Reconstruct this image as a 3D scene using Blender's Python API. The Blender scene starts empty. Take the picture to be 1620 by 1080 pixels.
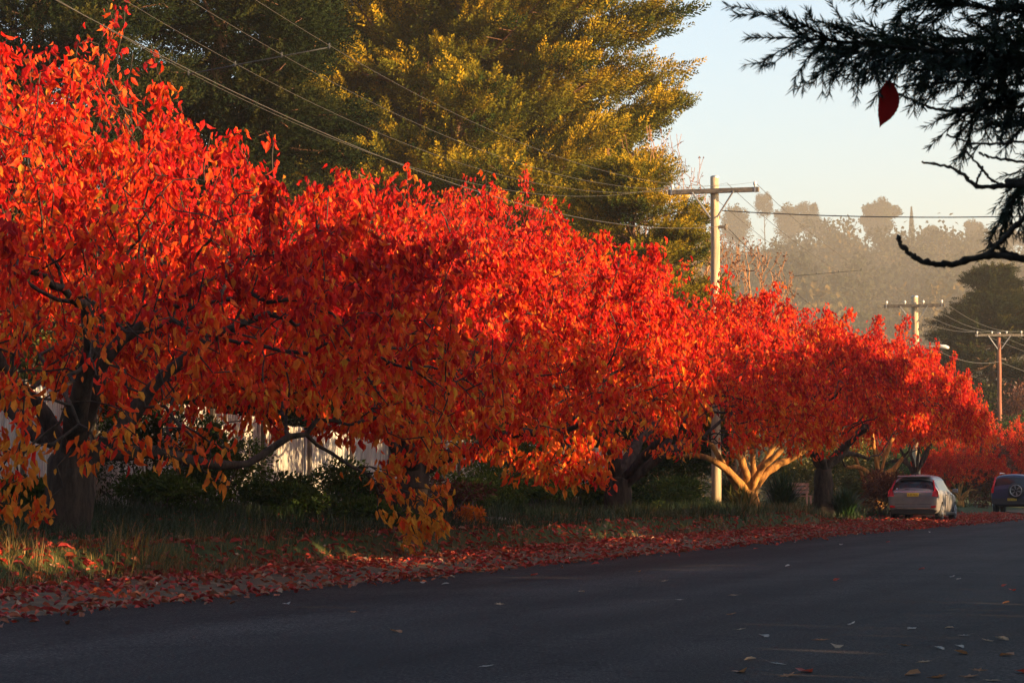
import bpy, bmesh, math, random
import numpy as np
from mathutils import Vector, Matrix
R = math.radians
scene = bpy.context.scene
col = scene.collection
rng = np.random.default_rng(7)
random.seed(7)

# ---------------------------------------------------------------- camera, sky, sun, exposure
CAM_Z = 1.07
F = 4000.0                      # focal length in photo pixels (photo 1620 wide)
PITCH = math.atan(234.0 / F)
cam = bpy.data.cameras.new('camera')
cam.sensor_width = 36.0
cam.lens = F / 1620.0 * 36.0
cam.clip_start = 0.1
cam.clip_end = 8000
cam.dof.use_dof = True
cam.dof.focus_distance = 45.0
cam.dof.aperture_fstop = 28.0
camo = bpy.data.objects.new('camera', cam)
col.objects.link(camo)
camo.location = (0, 0, CAM_Z)
camo.rotation_euler = (R(90) + PITCH, 0, 0)
scene.camera = camo

SUN_EL, SUN_AZ = R(11.0), R(115.0)       # azimuth clockwise from +Y (the view direction)
world = bpy.data.worlds.new('World')
scene.world = world
world.use_nodes = True
wn = world.node_tree.nodes
wl = world.node_tree.links
sky = wn.new('ShaderNodeTexSky')
sky.sky_type = 'NISHITA'
sky.sun_disc = False
sky.sun_elevation = SUN_EL
sky.sun_rotation = SUN_AZ
sky.air_density = 1.0
sky.dust_density = 2.0
sky.ozone_density = 2.0
wn['Background'].inputs["Strength"].default_value = 0.110
wl.new(sky.outputs[0], wn['Background'].inputs['Color'])

sun = bpy.data.lights.new('sun', 'SUN')
sun.energy = 5.0
sun.angle = R(0.55)
sun.color = (1.0, 0.66, 0.33)
suno = bpy.data.objects.new('sun', sun)
col.objects.link(suno)
sv = Vector((math.cos(SUN_EL) * math.sin(SUN_AZ), math.cos(SUN_EL) * math.cos(SUN_AZ), math.sin(SUN_EL)))
suno.rotation_euler = sv.to_track_quat('Z', 'Y').to_euler()
suno.location = (60, -10, 40)

scene.view_settings.view_transform = 'Standard'
scene.view_settings.look = 'None'
scene.view_settings.exposure = 1.95
scene.view_settings.gamma = 1.0
try:
    scene.cycles.use_denoising = True
    scene.cycles.denoiser = 'OPENIMAGEDENOISE'
    scene.cycles.max_bounces = 8
    scene.cycles.diffuse_bounces = 3
    scene.cycles.glossy_bounces = 2
    scene.cycles.transmission_bounces = 4
    scene.cycles.transparent_max_bounces = 8
    scene.cycles.volume_bounces = 1
    scene.cycles.caustics_reflective = False
    scene.cycles.caustics_refractive = False
except Exception:
    pass

# ---------------------------------------------------------------- frames of reference
TX, TY = 0.2917, 0.9565                 # road direction
def UV(u, v):                            # u along the road, v metres left of the asphalt's left edge
    return (-10.6 + u * TX - v * TY, u * TY + v * TX)
def toUV(x, y):
    x = x + 10.6
    return x * TX + y * TY, -x * TY + y * TX
def PX(px, py, d):                       # world point that shows at photo pixel px,py at depth d
    r, up = (px - 810) / F, (540 - py) / F
    c, s = math.cos(PITCH), math.sin(PITCH)
    dx, dy, dz = r, c - up * s, s + up * c
    k = d / dy
    return Vector((dx * k, d, CAM_Z + dz * k))
def XP(px, d):
    return PX(px, 774, d).x

def sstep(a, b, x):
    t = np.clip((x - a) / (b - a), 0, 1)
    return t * t * (3 - 2 * t)
def vnoise(x, y, s=0):                   # smooth value noise
    xi, yi = np.floor(x), np.floor(y)
    fx, fy = x - xi, y - yi
    fx = fx * fx * (3 - 2 * fx); fy = fy * fy * (3 - 2 * fy)
    def h(a, b):
        n = np.sin(a * 127.1 + b * 311.7 + s * 74.7) * 43758.5453
        return n - np.floor(n)
    return (h(xi, yi) * (1 - fx) + h(xi + 1, yi) * fx) * (1 - fy) + (h(xi, yi + 1) * (1 - fx) + h(xi + 1, yi + 1) * fx) * fy
def ground_z(x, y):
    x = np.asarray(x, float); y = np.asarray(y, float)
    u, v = toUV(x, y)
    far = sstep(70, 84, u)
    foot = 2.0 + 0.25 * (vnoise(u * .35, u * 0, 3) - .5) + far * 0.6
    B = (0.40 + 0.06 * vnoise(u * .5, u * 0, 5)) * (1 - far) + 0.16 * far
    top = 0.74 * (1 - far) + 0.45 * far
    z = 0.11 * sstep(0.0, 1.9, v) + (B - 0.11) * sstep(foot, foot + 0.55 + far, v) + (top - B) * sstep(3.0, 8.5, v)
    z = z + sstep(0.6, 3.0, v) * (vnoise(u * .9, v * .9, 1) - .5) * 0.09
    z = z - 0.012 * (1 - sstep(-.05, 0.25, v)) - 0.0
    # right verge
    z = z + sstep(11.4, 14, -v) * 0.3
    # rolling land and the hill beyond
    hn = vnoise(x / 320, y / 320, 9) * 24 + vnoise(x / 120, y / 120, 11) * 8
    hill = sstep(400, 1380, y) * (96 + hn)
    z = z + hill - 6 * sstep(150, 300, y) * (1 - sstep(500, 800, y))
    return z
def gz(x, y):
    return float(ground_z(x, y))

# ---------------------------------------------------------------- helpers: meshes
def mk(name, V, faces, mat, parent=None, attrs=None, smooth=False, loc=None):
    """V (n,3); faces: list of (m,k) int arrays"""
    V = np.asarray(V, dtype=np.float32)
    me = bpy.data.meshes.new(name)
    me.vertices.add(len(V))
    me.vertices.foreach_set('co', V.ravel())
    faces = [np.asarray(f, dtype=np.int32) for f in faces if len(f)]
    loops = np.concatenate([f.ravel() for f in faces])
    tot = np.concatenate([np.full(len(f), f.shape[1], np.int32) for f in faces])
    st = np.concatenate([[0], np.cumsum(tot)[:-1]]).astype(np.int32)
    me.loops.add(len(loops)); me.loops.foreach_set('vertex_index', loops)
    me.polygons.add(len(tot)); me.polygons.foreach_set('loop_start', st)
    me.polygons.foreach_set('use_smooth', np.full(len(tot), smooth, dtype=bool))
    me.update(calc_edges=True)
    for k, a in (attrs or {}).items():
        at = me.attributes.new(k, 'FLOAT', 'POINT')
        at.data.foreach_set('value', np.asarray(a, np.float32))
    if mat: me.materials.append(mat)
    o = bpy.data.objects.new(name, me)
    col.objects.link(o)
    if parent is not None: o.parent = parent
    if loc is not None: o.location = loc
    return o
def tag(o, label=None, cat=None, group=None, kind=None):
    if label: o['label'] = label
    if cat: o['category'] = cat
    if group: o['group'] = group
    if kind: o['kind'] = kind
    return o
def thing(name, label, cat, loc=(0, 0, 0), rz=0.0, group=None):
    o = bpy.data.objects.new(name, None)
    o.empty_display_size = 0.2
    col.objects.link(o)
    o.location = loc; o.rotation_euler = (0, 0, rz)
    return tag(o, label, cat, group)
def copy_tree(root, loc, rz, scale=1.0, label=None):
    sc3 = scale if isinstance(scale, tuple) else (scale,) * 3
    r = root.copy(); col.objects.link(r)
    r.location = loc; r.rotation_euler = (0, 0, rz); r.scale = sc3
    if label: r['label'] = label
    for ch in list(root.children):
        c = ch.copy(); col.objects.link(c); c.parent = r
        for g in list(ch.children):
            q = g.copy(); col.objects.link(q); q.parent = c
    return r
class MB:
    """collects primitive pieces, builds one mesh"""
    def __init__(s): s.V = []; s.F = {}; s.n = 0
    def add(s, V, faces):
        V = np.asarray(V, float).reshape(-1, 3)
        for f in faces:
            f = np.asarray(f, int)
            if f.ndim == 1: f = f[None]
            s.F.setdefault(f.shape[1], []).append(f + s.n)
        s.V.append(V); s.n += len(V)
    def box(s, c, size, rot=None, bev=0.0):
        h = np.array(size) / 2.0
        b = min(bev, *(h * .9)) if bev else 0
        if not b:
            V = np.array([[x, y, z] for x in (-1, 1) for y in (-1, 1) for z in (-1, 1)]) * h
            Fc = [[0, 1, 3, 2], [4, 6, 7, 5], [0, 4, 5, 1], [2, 3, 7, 6], [0, 2, 6, 4], [1, 5, 7, 3]]
        else:
            bm = bmesh.new(); bmesh.ops.create_cube(bm, size=1.0)
            for v in bm.verts: v.co = Vector((v.co.x * size[0], v.co.y * size[1], v.co.z * size[2]))
            bmesh.ops.bevel(bm, geom=bm.edges[:], offset=b, segments=2, affect='EDGES', profile=.6)
            V = np.array([v.co[:] for v in bm.verts])
            Fc = [[v.index for v in f.verts] for f in bm.faces]
            bm.verts.index_update(); Fc = [[v.index for v in f.verts] for f in bm.faces]
            bm.free()
        if rot is not None: V = V @ np.array(rot).T
        s.add(V + np.array(c), Fc)
    def tube(s, pts, rad, sides=8, cap=True):
        pts = [Vector(p) for p in pts]
        if not hasattr(rad, '__len__'): rad = [rad] * len(pts)
        ref = None; V = []
        for i, p in enumerate(pts):
            d = (pts[min(i + 1, len(pts) - 1)] - pts[max(i - 1, 0)]).normalized()
            if ref is None:
                ref = Vector((0, 0, 1)) if abs(d.z) < .9 else Vector((1, 0, 0))
            x = (ref - d * ref.dot(d)).normalized(); y = d.cross(x); ref = x
            for k in range(sides):
                a = 2 * math.pi * k / sides
                V.append(p + (x * math.cos(a) + y * math.sin(a)) * rad[i])
        Fq = [[i * sides + k, i * sides + (k + 1) % sides, (i + 1) * sides + (k + 1) % sides, (i + 1) * sides + k]
              for i in range(len(pts) - 1) for k in range(sides)]
        s.add([v[:] for v in V], [np.array(Fq)])
        if cap:
            n0 = s.n - len(V)
            s.F.setdefault(sides, []).append(np.array([[n0 + k for k in reversed(range(sides))]]))
            s.F.setdefault(sides, []).append(np.array([[n0 + (len(pts) - 1) * sides + k for k in range(sides)]]))
    def build(s, name, mat, parent=None, smooth=False, loc=None):
        return mk(name, np.concatenate(s.V), [np.concatenate(f) for f in s.F.values()], mat, parent, None, smooth, loc)

# ---------------------------------------------------------------- materials
def newmat(name):
    m = bpy.data.materials.new(name); m.use_nodes = True
    nt = m.node_tree
    return m, nt, nt.nodes, nt.links, nt.nodes['Principled BSDF']
def ramp(nd, cols, interp='LINEAR'):
    r = nd.new('ShaderNodeValToRGB'); e = r.color_ramp.elements; r.color_ramp.interpolation = interp
    while len(e) < len(cols): e.new(0.5)
    for k, (p, c) in enumerate(cols):
        e[k].position = p; e[k].color = (c[0], c[1], c[2], 1)
    return r
def plain(name, c, rough=.6, metal=0.0, var=.12, scale=6.0, bump=0.0, bscale=40.0, spec=.5):
    m, nt, nd, lk, b = newmat(name)
    tc = nd.new('ShaderNodeTexCoord'); n = nd.new('ShaderNodeTexNoise')
    n.inputs['Scale'].default_value = scale; n.inputs['Detail'].default_value = 6
    lk.new(tc.outputs['Object'], n.inputs['Vector'])
    lo = [x * (1 - var) for x in c]; hi = [min(1, x * (1 + var)) for x in c]
    r = ramp(nd, [(.3, lo), (.7, hi)]); lk.new(n.outputs['Fac'], r.inputs['Fac'])
    lk.new(r.outputs['Color'], b.inputs['Base Color'])
    b.inputs['Roughness'].default_value = rough; b.inputs['Metallic'].default_value = metal
    b.inputs['Specular IOR Level'].default_value = spec
    if bump:
        n2 = nd.new('ShaderNodeTexNoise'); n2.inputs['Scale'].default_value = bscale; n2.inputs['Detail'].default_value = 8
        lk.new(tc.outputs['Object'], n2.inputs['Vector'])
        bp = nd.new('ShaderNodeBump'); bp.inputs['Strength'].default_value = bump; bp.inputs['Distance'].default_value = .02
        lk.new(n2.outputs['Fac'], bp.inputs['Height']); lk.new(bp.outputs['Normal'], b.inputs['Normal'])
    return m
def leafmat(name, cols, trans=.35, rough=.5, tcols=None, spec=.35, mottle=False):
    """colour picked by the per-leaf attribute tint"""
    m, nt, nd, lk, b = newmat(name)
    at = nd.new('ShaderNodeAttribute'); at.attribute_name = 'tint'
    r = ramp(nd, cols); lk.new(at.outputs['Fac'], r.inputs['Fac'])
    base = r.outputs['Color']
    if mottle:
        tc = nd.new('ShaderNodeTexCoord'); n = nd.new('ShaderNodeTexNoise'); n.inputs['Scale'].default_value = 16; n.inputs['Detail'].default_value = 3
        lk.new(tc.outputs['Object'], n.inputs['Vector'])
        rr = ramp(nd, [(.35, (.50, .42, .40)), (.6, (1.12, 1.1, 1.0))]); lk.new(n.outputs['Fac'], rr.inputs['Fac'])
        mx0 = nd.new('ShaderNodeMix'); mx0.data_type = 'RGBA'; mx0.blend_type = 'MULTIPLY'; mx0.inputs[0].default_value = 1
        lk.new(base, mx0.inputs[6]); lk.new(rr.outputs[0], mx0.inputs[7]); base = mx0.outputs[2]
    lk.new(base, b.inputs['Base Color'])
    b.inputs['Roughness'].default_value = rough
    b.inputs['Specular IOR Level'].default_value = spec
    t = nd.new('ShaderNodeBsdfTranslucent')
    r2 = ramp(nd, tcols or cols); lk.new(at.outputs['Fac'], r2.inputs['Fac'])
    lk.new(r2.outputs['Color'], t.inputs['Color'])
    mx = nd.new('ShaderNodeMixShader'); mx.inputs[0].default_value = trans
    lk.new(b.outputs[0], mx.inputs[1]); lk.new(t.outputs[0], mx.inputs[2])
    lk.new(mx.outputs[0], nd['Material Output'].inputs['Surface'])
    return m
def barkmat(name, dark, light, scale=9.0, bump=.8, stretch=(1, 1, .25)):
    m, nt, nd, lk, b = newmat(name)
    tc = nd.new('ShaderNodeTexCoord'); mp = nd.new('ShaderNodeMapping'); mp.inputs['Scale'].default_value = stretch
    lk.new(tc.outputs['Object'], mp.inputs['Vector'])
    n = nd.new('ShaderNodeTexNoise'); n.inputs['Scale'].default_value = scale; n.inputs['Detail'].default_value = 10; n.inputs['Roughness'].default_value = .7
    lk.new(mp.outputs[0], n.inputs['Vector'])
    r = ramp(nd, [(.35, dark), (.62, light)]); lk.new(n.outputs['Fac'], r.inputs['Fac'])
    lk.new(r.outputs['Color'], b.inputs['Base Color']); b.inputs['Roughness'].default_value = .9
    b.inputs['Specular IOR Level'].default_value = .2
    bp = nd.new('ShaderNodeBump'); bp.inputs['Strength'].default_value = bump; bp.inputs['Distance'].default_value = .03
    lk.new(n.outputs['Fac'], bp.inputs['Height']); lk.new(bp.outputs['Normal'], b.inputs['Normal'])
    return m

M = {}
# tint 0 deep crimson .. 1 orange-yellow
M['red_leaf'] = leafmat('red_leaf', [(0, (.24, .005, .007)), (.25, (.55, .014, .008)), (.5, (.68, .055, .010)), (.75, (.60, .13, .014)), (1, (.58, .24, .025))],
                        trans=.42, rough=.55, spec=.09, mottle=True,
                        tcols=[(0, (.45, .008, .010)), (.25, (.80, .022, .010)), (.5, (.88, .10, .010)), (.75, (.88, .26, .02)), (1, (.88, .45, .04))])
M['litter'] = leafmat('litter_leaf', [(0, (.20, .012, .012)), (.35, (.42, .03, .015)), (.6, (.33, .07, .025)), (.8, (.20, .075, .035)), (1, (.36, .22, .14))], trans=.12, rough=.6)
M['dry_leaf'] = leafmat('dry_leaf', [(0, (.18, .05, .02)), (.5, (.30, .13, .06)), (1, (.48, .38, .30))], trans=.12, rough=.6)
M['cypress'] = leafmat('cypress_foliage', [(0, (.016, .030, .005)), (.45, (.11, .095, .007)), (1, (.50, .29, .012))], trans=.22, rough=.8, spec=.04)  # gold end of the ramp holds the sun's highlights
M['dark_conifer'] = leafmat('dark_conifer_foliage', [(0, (.005, .010, .004)), (.5, (.013, .020, .006)), (1, (.05, .042, .008))], trans=.12, rough=.8, spec=.03)
M['needle'] = leafmat('needle', [(0, (.012, .022, .010)), (1, (.03, .04, .018))], trans=.1, rough=.5)
M['green_leaf'] = leafmat('green_leaf', [(0, (.018, .035, .008)), (.6, (.05, .085, .012)), (1, (.14, .16, .02))], trans=.35, rough=.5, spec=.12)
M['weed_leaf'] = leafmat('weed_leaf', [(0, (.025, .05, .008)), (.6, (.07, .11, .015)), (1, (.18, .19, .03))], trans=.35, rough=.5, spec=.12)
M['olive_leaf'] = leafmat('olive_leaf', [(0, (.04, .045, .008)), (.6, (.11, .11, .015)), (1, (.24, .17, .02))], trans=.35, rough=.45)
M['rust_leaf'] = leafmat('rust_leaf', [(0, (.05, .012, .006)), (.6, (.12, .03, .010)), (1, (.20, .07, .02))], trans=.3, rough=.5)
M['grass'] = leafmat('grass_blade', [(0, (.010, .028, .005)), (.55, (.028, .048, .008)), (.82, (.085, .07, .016)), (1, (.28, .14, .04))], trans=.3, rough=.55)
M['strap'] = leafmat('strap_leaf', [(0, (.012, .035, .010)), (1, (.035, .075, .016))], trans=.25, rough=.35)
M['wood_far'] = leafmat('woodland_leaf', [(0, (.010, .013, .006)), (.5, (.025, .026, .010)), (1, (.12, .075, .025))], trans=.15, rough=.8, spec=.04)
M['bark'] = barkmat('cherry_bark', (.010, .008, .006), (.065, .045, .032), bump=1.0)
M['bark_sunlit'] = barkmat('sunlit_cherry_bark', (.10, .042, .014), (.42, .195, .048), scale=6)  # same bark with the sun's gold put into its colour
M['cyp_bark'] = barkmat('cypress_bark', (.045, .022, .014), (.17, .085, .05))
M['pole_wood'] = barkmat('pole_wood', (.21, .155, .10), (.45, .35, .22), scale=5, bump=.25, stretch=(3, 3, .12))
M['arm_wood'] = barkmat('arm_wood', (.07, .06, .05), (.17, .14, .11), scale=8, bump=.3, stretch=(1, 1, 1))
M['red_pole'] = barkmat('red_pole_wood', (.12, .045, .03), (.26, .10, .06), scale=6, bump=.25, stretch=(3, 3, .12))
M['post'] = barkmat('fence_post_wood', (.06, .05, .042), (.15, .13, .11), scale=8, bump=.3)
M['twig'] = plain('twig', (.07, .045, .035), .85, var=.3)
M['rust_twig'] = plain('rust_twig', (.24, .11, .045), .85, var=.3, scale=2)
M['steel'] = plain('galvanised_steel', (.32, .31, .30), .45, .7)
M['wire'] = plain('wire_metal', (.055, .05, .042), .6, .2)
M['cable'] = plain('black_cable', (.02, .02, .02), .6)
M['porcelain'] = plain('porcelain', (.55, .52, .48), .25)
M['concrete'] = plain('concrete', (.30, .26, .22), .9, var=.25, scale=8, bump=.4)
M['plank'] = plain('bench_plank', (.36, .17, .12), .7, var=.25, scale=10)
M['paling'] = plain('paling_wood', (.22, .17, .09), .8, var=.3, scale=8, bump=.3)
# ---------------------------------------------------------------- ground and road
def grid_axis(parts):
    out = []
    for a, b, s in parts:
        out += list(np.arange(a, b, s))
    out.append(parts[-1][1])
    return np.array(out)
def ground_mat():
    m, nt, nd, lk, b = newmat('verge_soil')
    tc = nd.new('ShaderNodeTexCoord')
    n = nd.new('ShaderNodeTexNoise'); n.inputs['Scale'].default_value = 3.5; n.inputs['Detail'].default_value = 12; n.inputs['Roughness'].default_value = .75
    lk.new(tc.outputs['Object'], n.inputs['Vector'])
    dirt = ramp(nd, [(.3, (.05, .033, .022)), (.55, (.11, .072, .045)), (.75, (.20, .14, .085))])
    lk.new(n.outputs['Fac'], dirt.inputs['Fac'])
    grass = ramp(nd, [(.3, (.02, .026, .008)), (.6, (.045, .055, .014)), (.8, (.09, .085, .02))])
    lk.new(n.outputs['Fac'], grass.inputs['Fac'])
    at = nd.new('ShaderNodeAttribute'); at.attribute_name = 'grassy'
    mx = nd.new('ShaderNodeMix'); mx.data_type = 'RGBA'
    lk.new(at.outputs['Fac'], mx.inputs[0]); lk.new(dirt.outputs[0], mx.inputs[6]); lk.new(grass.outputs[0], mx.inputs[7])
    lk.new(mx.outputs[2], b.inputs['Base Color']); b.inputs['Roughness'].default_value = .95
    b.inputs['Specular IOR Level'].default_value = .15
    n2 = nd.new('ShaderNodeTexNoise'); n2.inputs['Scale'].default_value = 28; n2.inputs['Detail'].default_value = 10
    lk.new(tc.outputs['Object'], n2.inputs['Vector'])
    bp = nd.new('ShaderNodeBump'); bp.inputs['Strength'].default_value = .9; bp.inputs['Distance'].default_value = .03
    lk.new(n2.outputs['Fac'], bp.inputs['Height']); lk.new(bp.outputs['Normal'], b.inputs['Normal'])
    return m
def build_ground():
    us = grid_axis([(-60, -20, 8), (-20, 14, 2), (14, 115, .35), (115, 200, 3), (200, 1750, 20)])
    vs = grid_axis([(-200, -40, 10), (-40, -13, 2), (-13, -11, .4), (-11, -.6, 2.6), (-.6, 4.4, .12), (4.4, 14, .6), (14, 60, 4), (60, 900, 20)])
    U, Vv = np.meshgrid(us, vs, indexing='ij')
    X, Y = -10.6 + U * TX - Vv * TY, U * TY + Vv * TX
    Z = ground_z(X, Y)
    edge = .12 * (vnoise(U * 1.1, U * 0, 21) - .5) + .05 * (vnoise(U * 5, U * 0, 22) - .5)
    g = sstep(1.7, 2.3, Vv + edge * 3) + sstep(12, 13, -Vv)
    n, m_ = X.shape
    idx = np.arange(n * m_).reshape(n, m_)
    f = np.stack([idx[:-1, :-1].ravel(), idx[1:, :-1].ravel(), idx[1:, 1:].ravel(), idx[:-1, 1:].ravel()], 1)[:, ::-1]
    o = mk('ground', np.stack([X.ravel(), Y.ravel(), Z.ravel()], 1), [f], ground_mat(), attrs={'grassy': np.clip(g, 0, 1).ravel()}, smooth=True)
    tag(o, kind='structure')
    # road sheet with a ragged left edge
    m, nt, nd, lk, b = newmat('asphalt')
    tc = nd.new('ShaderNodeTexCoord')
    fine = nd.new('ShaderNodeTexNoise'); fine.inputs['Scale'].default_value = 42; fine.inputs['Detail'].default_value = 6; fine.inputs['Roughness'].default_value = .8
    big = nd.new('ShaderNodeTexNoise'); big.inputs['Scale'].default_value = .35; big.inputs['Detail'].default_value = 5
    vor = nd.new('ShaderNodeTexVoronoi'); vor.inputs['Scale'].default_value = 95
    for q in (fine, big, vor): lk.new(tc.outputs['Object'], q.inputs['Vector'])
    r1 = ramp(nd, [(.36, (.004, .004, .0035)), (.5, (.021, .0175, .0155)), (.66, (.12, .102, .090))]); lk.new(fine.outputs['Fac'], r1.inputs['Fac'])
    r2 = ramp(nd, [(.35, (.72, .72, .74)), (.65, (1.15, 1.13, 1.12))]); lk.new(big.outputs['Fac'], r2.inputs['Fac'])
    mx = nd.new('ShaderNodeMix'); mx.data_type = 'RGBA'; mx.blend_type = 'MULTIPLY'; mx.inputs[0].default_value = 1
    lk.new(r1.outputs[0], mx.inputs[6]); lk.new(r2.outputs[0], mx.inputs[7])
    # tyre-polished tracks along the road, and thin cracks
    mp = nd.new('ShaderNodeMapping'); mp.inputs['Rotation'].default_value = (0, 0, -math.atan2(TY, TX)); lk.new(tc.outputs['Object'], mp.inputs[0])
    mp2 = nd.new('ShaderNodeMapping'); mp2.inputs['Scale'].default_value = (.035, .75, 1); lk.new(mp.outputs[0], mp2.inputs[0])
    trk = nd.new('ShaderNodeTexNoise'); trk.inputs['Scale'].default_value = 1.0; trk.inputs['Detail'].default_value = 3; lk.new(mp2.outputs[0], trk.inputs['Vector'])
    r3 = ramp(nd, [(.38, (.62, .61, .60)), (.62, (1.25, 1.24, 1.26))]); lk.new(trk.outputs['Fac'], r3.inputs['Fac'])
    wob = nd.new('ShaderNodeTexNoise'); wob.inputs['Scale'].default_value = 1.6; wob.inputs['Detail'].default_value = 5; lk.new(tc.outputs['Object'], wob.inputs['Vector'])
    wa = nd.new('ShaderNodeMix'); wa.data_type = 'RGBA'; wa.inputs[0].default_value = .55; lk.new(tc.outputs['Object'], wa.inputs[6]); lk.new(wob.outputs['Color'], wa.inputs[7])
    vc = nd.new('ShaderNodeTexVoronoi'); vc.feature = 'DISTANCE_TO_EDGE'; vc.inputs['Scale'].default_value = .75; lk.new(wa.outputs[2], vc.inputs['Vector'])
    r4 = ramp(nd, [(.0, (.35, .34, .33)), (.012, (1, 1, 1))]); lk.new(vc.outputs['Distance'], r4.inputs['Fac'])
    mq = nd.new('ShaderNodeMix'); mq.data_type = 'RGBA'; mq.blend_type = 'MULTIPLY'; mq.inputs[0].default_value = 1
    lk.new(mx.outputs[2], mq.inputs[6]); lk.new(r3.outputs[0], mq.inputs[7])
    mr = nd.new('ShaderNodeMix'); mr.data_type = 'RGBA'; mr.blend_type = 'MULTIPLY'; mr.inputs[0].default_value = .8
    lk.new(mq.outputs[2], mr.inputs[6]); lk.new(r4.outputs[0], mr.inputs[7]); lk.new(mr.outputs[2], b.inputs['Base Color'])
    b.inputs['Roughness'].default_value = .75; b.inputs['Specular IOR Level'].default_value = .06
    bp = nd.new('ShaderNodeBump'); bp.inputs['Strength'].default_value = .6; bp.inputs['Distance'].default_value = .006
    lk.new(vor.outputs['Distance'], bp.inputs['Height']); lk.new(bp.outputs['Normal'], b.inputs['Normal'])
    us = grid_axis([(-58, 10, 4), (10, 120, .12), (120, 420, 6)])
    e = .10 * (vnoise(us * .7, us * 0, 31) - .5) + .07 * (vnoise(us * 3.1, us * 0, 32) - .5) + .05 * (vnoise(us * 9, us * 0, 33) - .5) + .03
    cols = [e, np.full_like(us, -.5), np.full_like(us, -5.5), np.full_like(us, -10.7), -11.3 - e]
    zz = [.004, .006, .03, .006, .004]
    V = np.concatenate([np.stack([-10.6 + us * TX - c * TY, us * TY + c * TX, np.full_like(us, z)], 1) for c, z in zip(cols, zz)])
    n = len(us); f = []
    for k in range(4):
        a = np.arange(n - 1) + k * n
        f.append(np.stack([a, a + n, a + n + 1, a + 1], 1)[:, ::-1])
    # face up
    o = mk('road', V, [np.concatenate(f)[:, ::-1]], m, smooth=True)
    tag(o, kind='structure')
build_ground()

# ---------------------------------------------------------------- leaf clouds
def unit(a):
    return a / np.maximum(np.linalg.norm(a, axis=1, keepdims=True), 1e-9)
LEAF6 = (np.array([[0, 0, 0], [.32, .46, .05], [.36, 0, -.05], [.32, -.46, .05], [.70, .34, .0], [.72, 0, -.10], [.70, -.34, .0], [1.05, 0, -.20]]),
         [np.array([[0, 2, 1], [0, 3, 2], [4, 5, 7], [5, 6, 7]]), np.array([[1, 2, 5, 4], [2, 3, 6, 5]])])
LEAF2 = (np.array([[0, 0, 0], [.45, .46, .06], [1.05, 0, -.10], [.45, -.46, .06]]), [np.array([[0, 3, 2], [0, 2, 1]])])
STRIP = (np.array([[0, .5, 0], [0, -.5, 0], [.5, -.4, .0], [.5, .4, 0], [1, 0, 0]]), [np.array([[0, 1, 2, 3]]), np.array([[3, 2, 4]])])
def place(tmpl, P, A, N, L, W, curl=None):
    """A: length axis, N: face normal, L,W: sizes"""
    T, Fs = tmpl
    A = unit(A); B = unit(np.cross(N, A)); C = np.cross(A, B)
    n, k = len(P), len(T)
    V = P[:, None] + A[:, None] * (T[None, :, 0:1] * L[:, None, None]) + B[:, None] * (T[None, :, 1:2] * W[:, None, None]) + C[:, None] * (T[None, :, 2:3] * (L if curl is None else L * curl)[:, None, None])
    off = (np.arange(n) * k)[:, None, None]
    return V.reshape(-1, 3), [(f[None] + off).reshape(-1, f.shape[1]) for f in Fs], k
def leaves(name, P, A, N, L, W, tint, mat, parent=None, tmpl=LEAF6, loc=None, curl=None):
    V, Fs, k = place(tmpl, P, A, N, L, W, curl)
    return mk(name, V, Fs, mat, parent, {'tint': np.repeat(tint, k)}, loc=loc)

# ---------------------------------------------------------------- growing a branch skeleton into a cloud of points
def grow(seedP, seedPar, A, step=.24, di=2.6, dk=.42, iters=90, wig=.25, trop=(0, 0, .05), rg=rng):
    P = [np.array(p, float) for p in seedP]; par = list(seedPar); nch = [0] * len(P)
    for q in par:
        if q >= 0: nch[q] += 1
    S = np.array(P)
    D = np.linalg.norm(A[:, None] - S[None], axis=2)
    near = D.argmin(1); nd = D.min(1); alive = nd > dk
    trop = np.array(trop)
    for _ in range(iters):
        act = alive & (nd < di)
        if not act.any(): break
        ids = near[act]; Pn = np.array(P)
        dirs = unit(A[act] - Pn[ids])
        uq, inv = np.unique(ids, return_inverse=True)
        acc = np.zeros((len(uq), 3)); np.add.at(acc, inv, dirs)
        ok = np.array([nch[i] < 3 for i in uq])
        if not ok.any(): break
        uq = uq[ok]; acc = unit(acc[ok] + 1e-6) + rg.normal(0, wig, (ok.sum(), 3)) + trop
        new = Pn[uq] + unit(acc) * step
        base = len(P)
        for i, p in zip(uq, new):
            P.append(p); par.append(int(i)); nch[i] += 1; nch.append(0)
        idx = np.where(alive)[0]
        Dn = np.linalg.norm(A[idx][:, None] - new[None], axis=2)
        am = Dn.argmin(1); mn = Dn[np.arange(len(idx)), am]
        upd = mn < nd[idx]
        near[idx[upd]] = base + am[upd]; nd[idx[upd]] = mn[upd]
        alive[idx[mn < dk]] = False
        # points whose nearest node is full up are let go
        full = np.array([nch[i] >= 3 for i in near[idx]])
        nd[idx[full]] = np.minimum(nd[idx[full]], nd[idx[full]])
        alive[idx[full & (rg.random(len(idx)) < .3)]] = False
    return np.array(P), np.array(par)
def pipe(P, par, r0=.006, e=2.2, rmin=None):
    n = len(P); acc = np.zeros(n); r = np.zeros(n)
    for i in range(n - 1, -1, -1):
        r[i] = max(r0, acc[i] ** (1 / e)) if acc[i] > 0 else r0
        if rmin is not None and i < len(rmin): r[i] = max(r[i], rmin[i])
        if par[i] >= 0: acc[par[i]] += r[i] ** e
    return r
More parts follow.
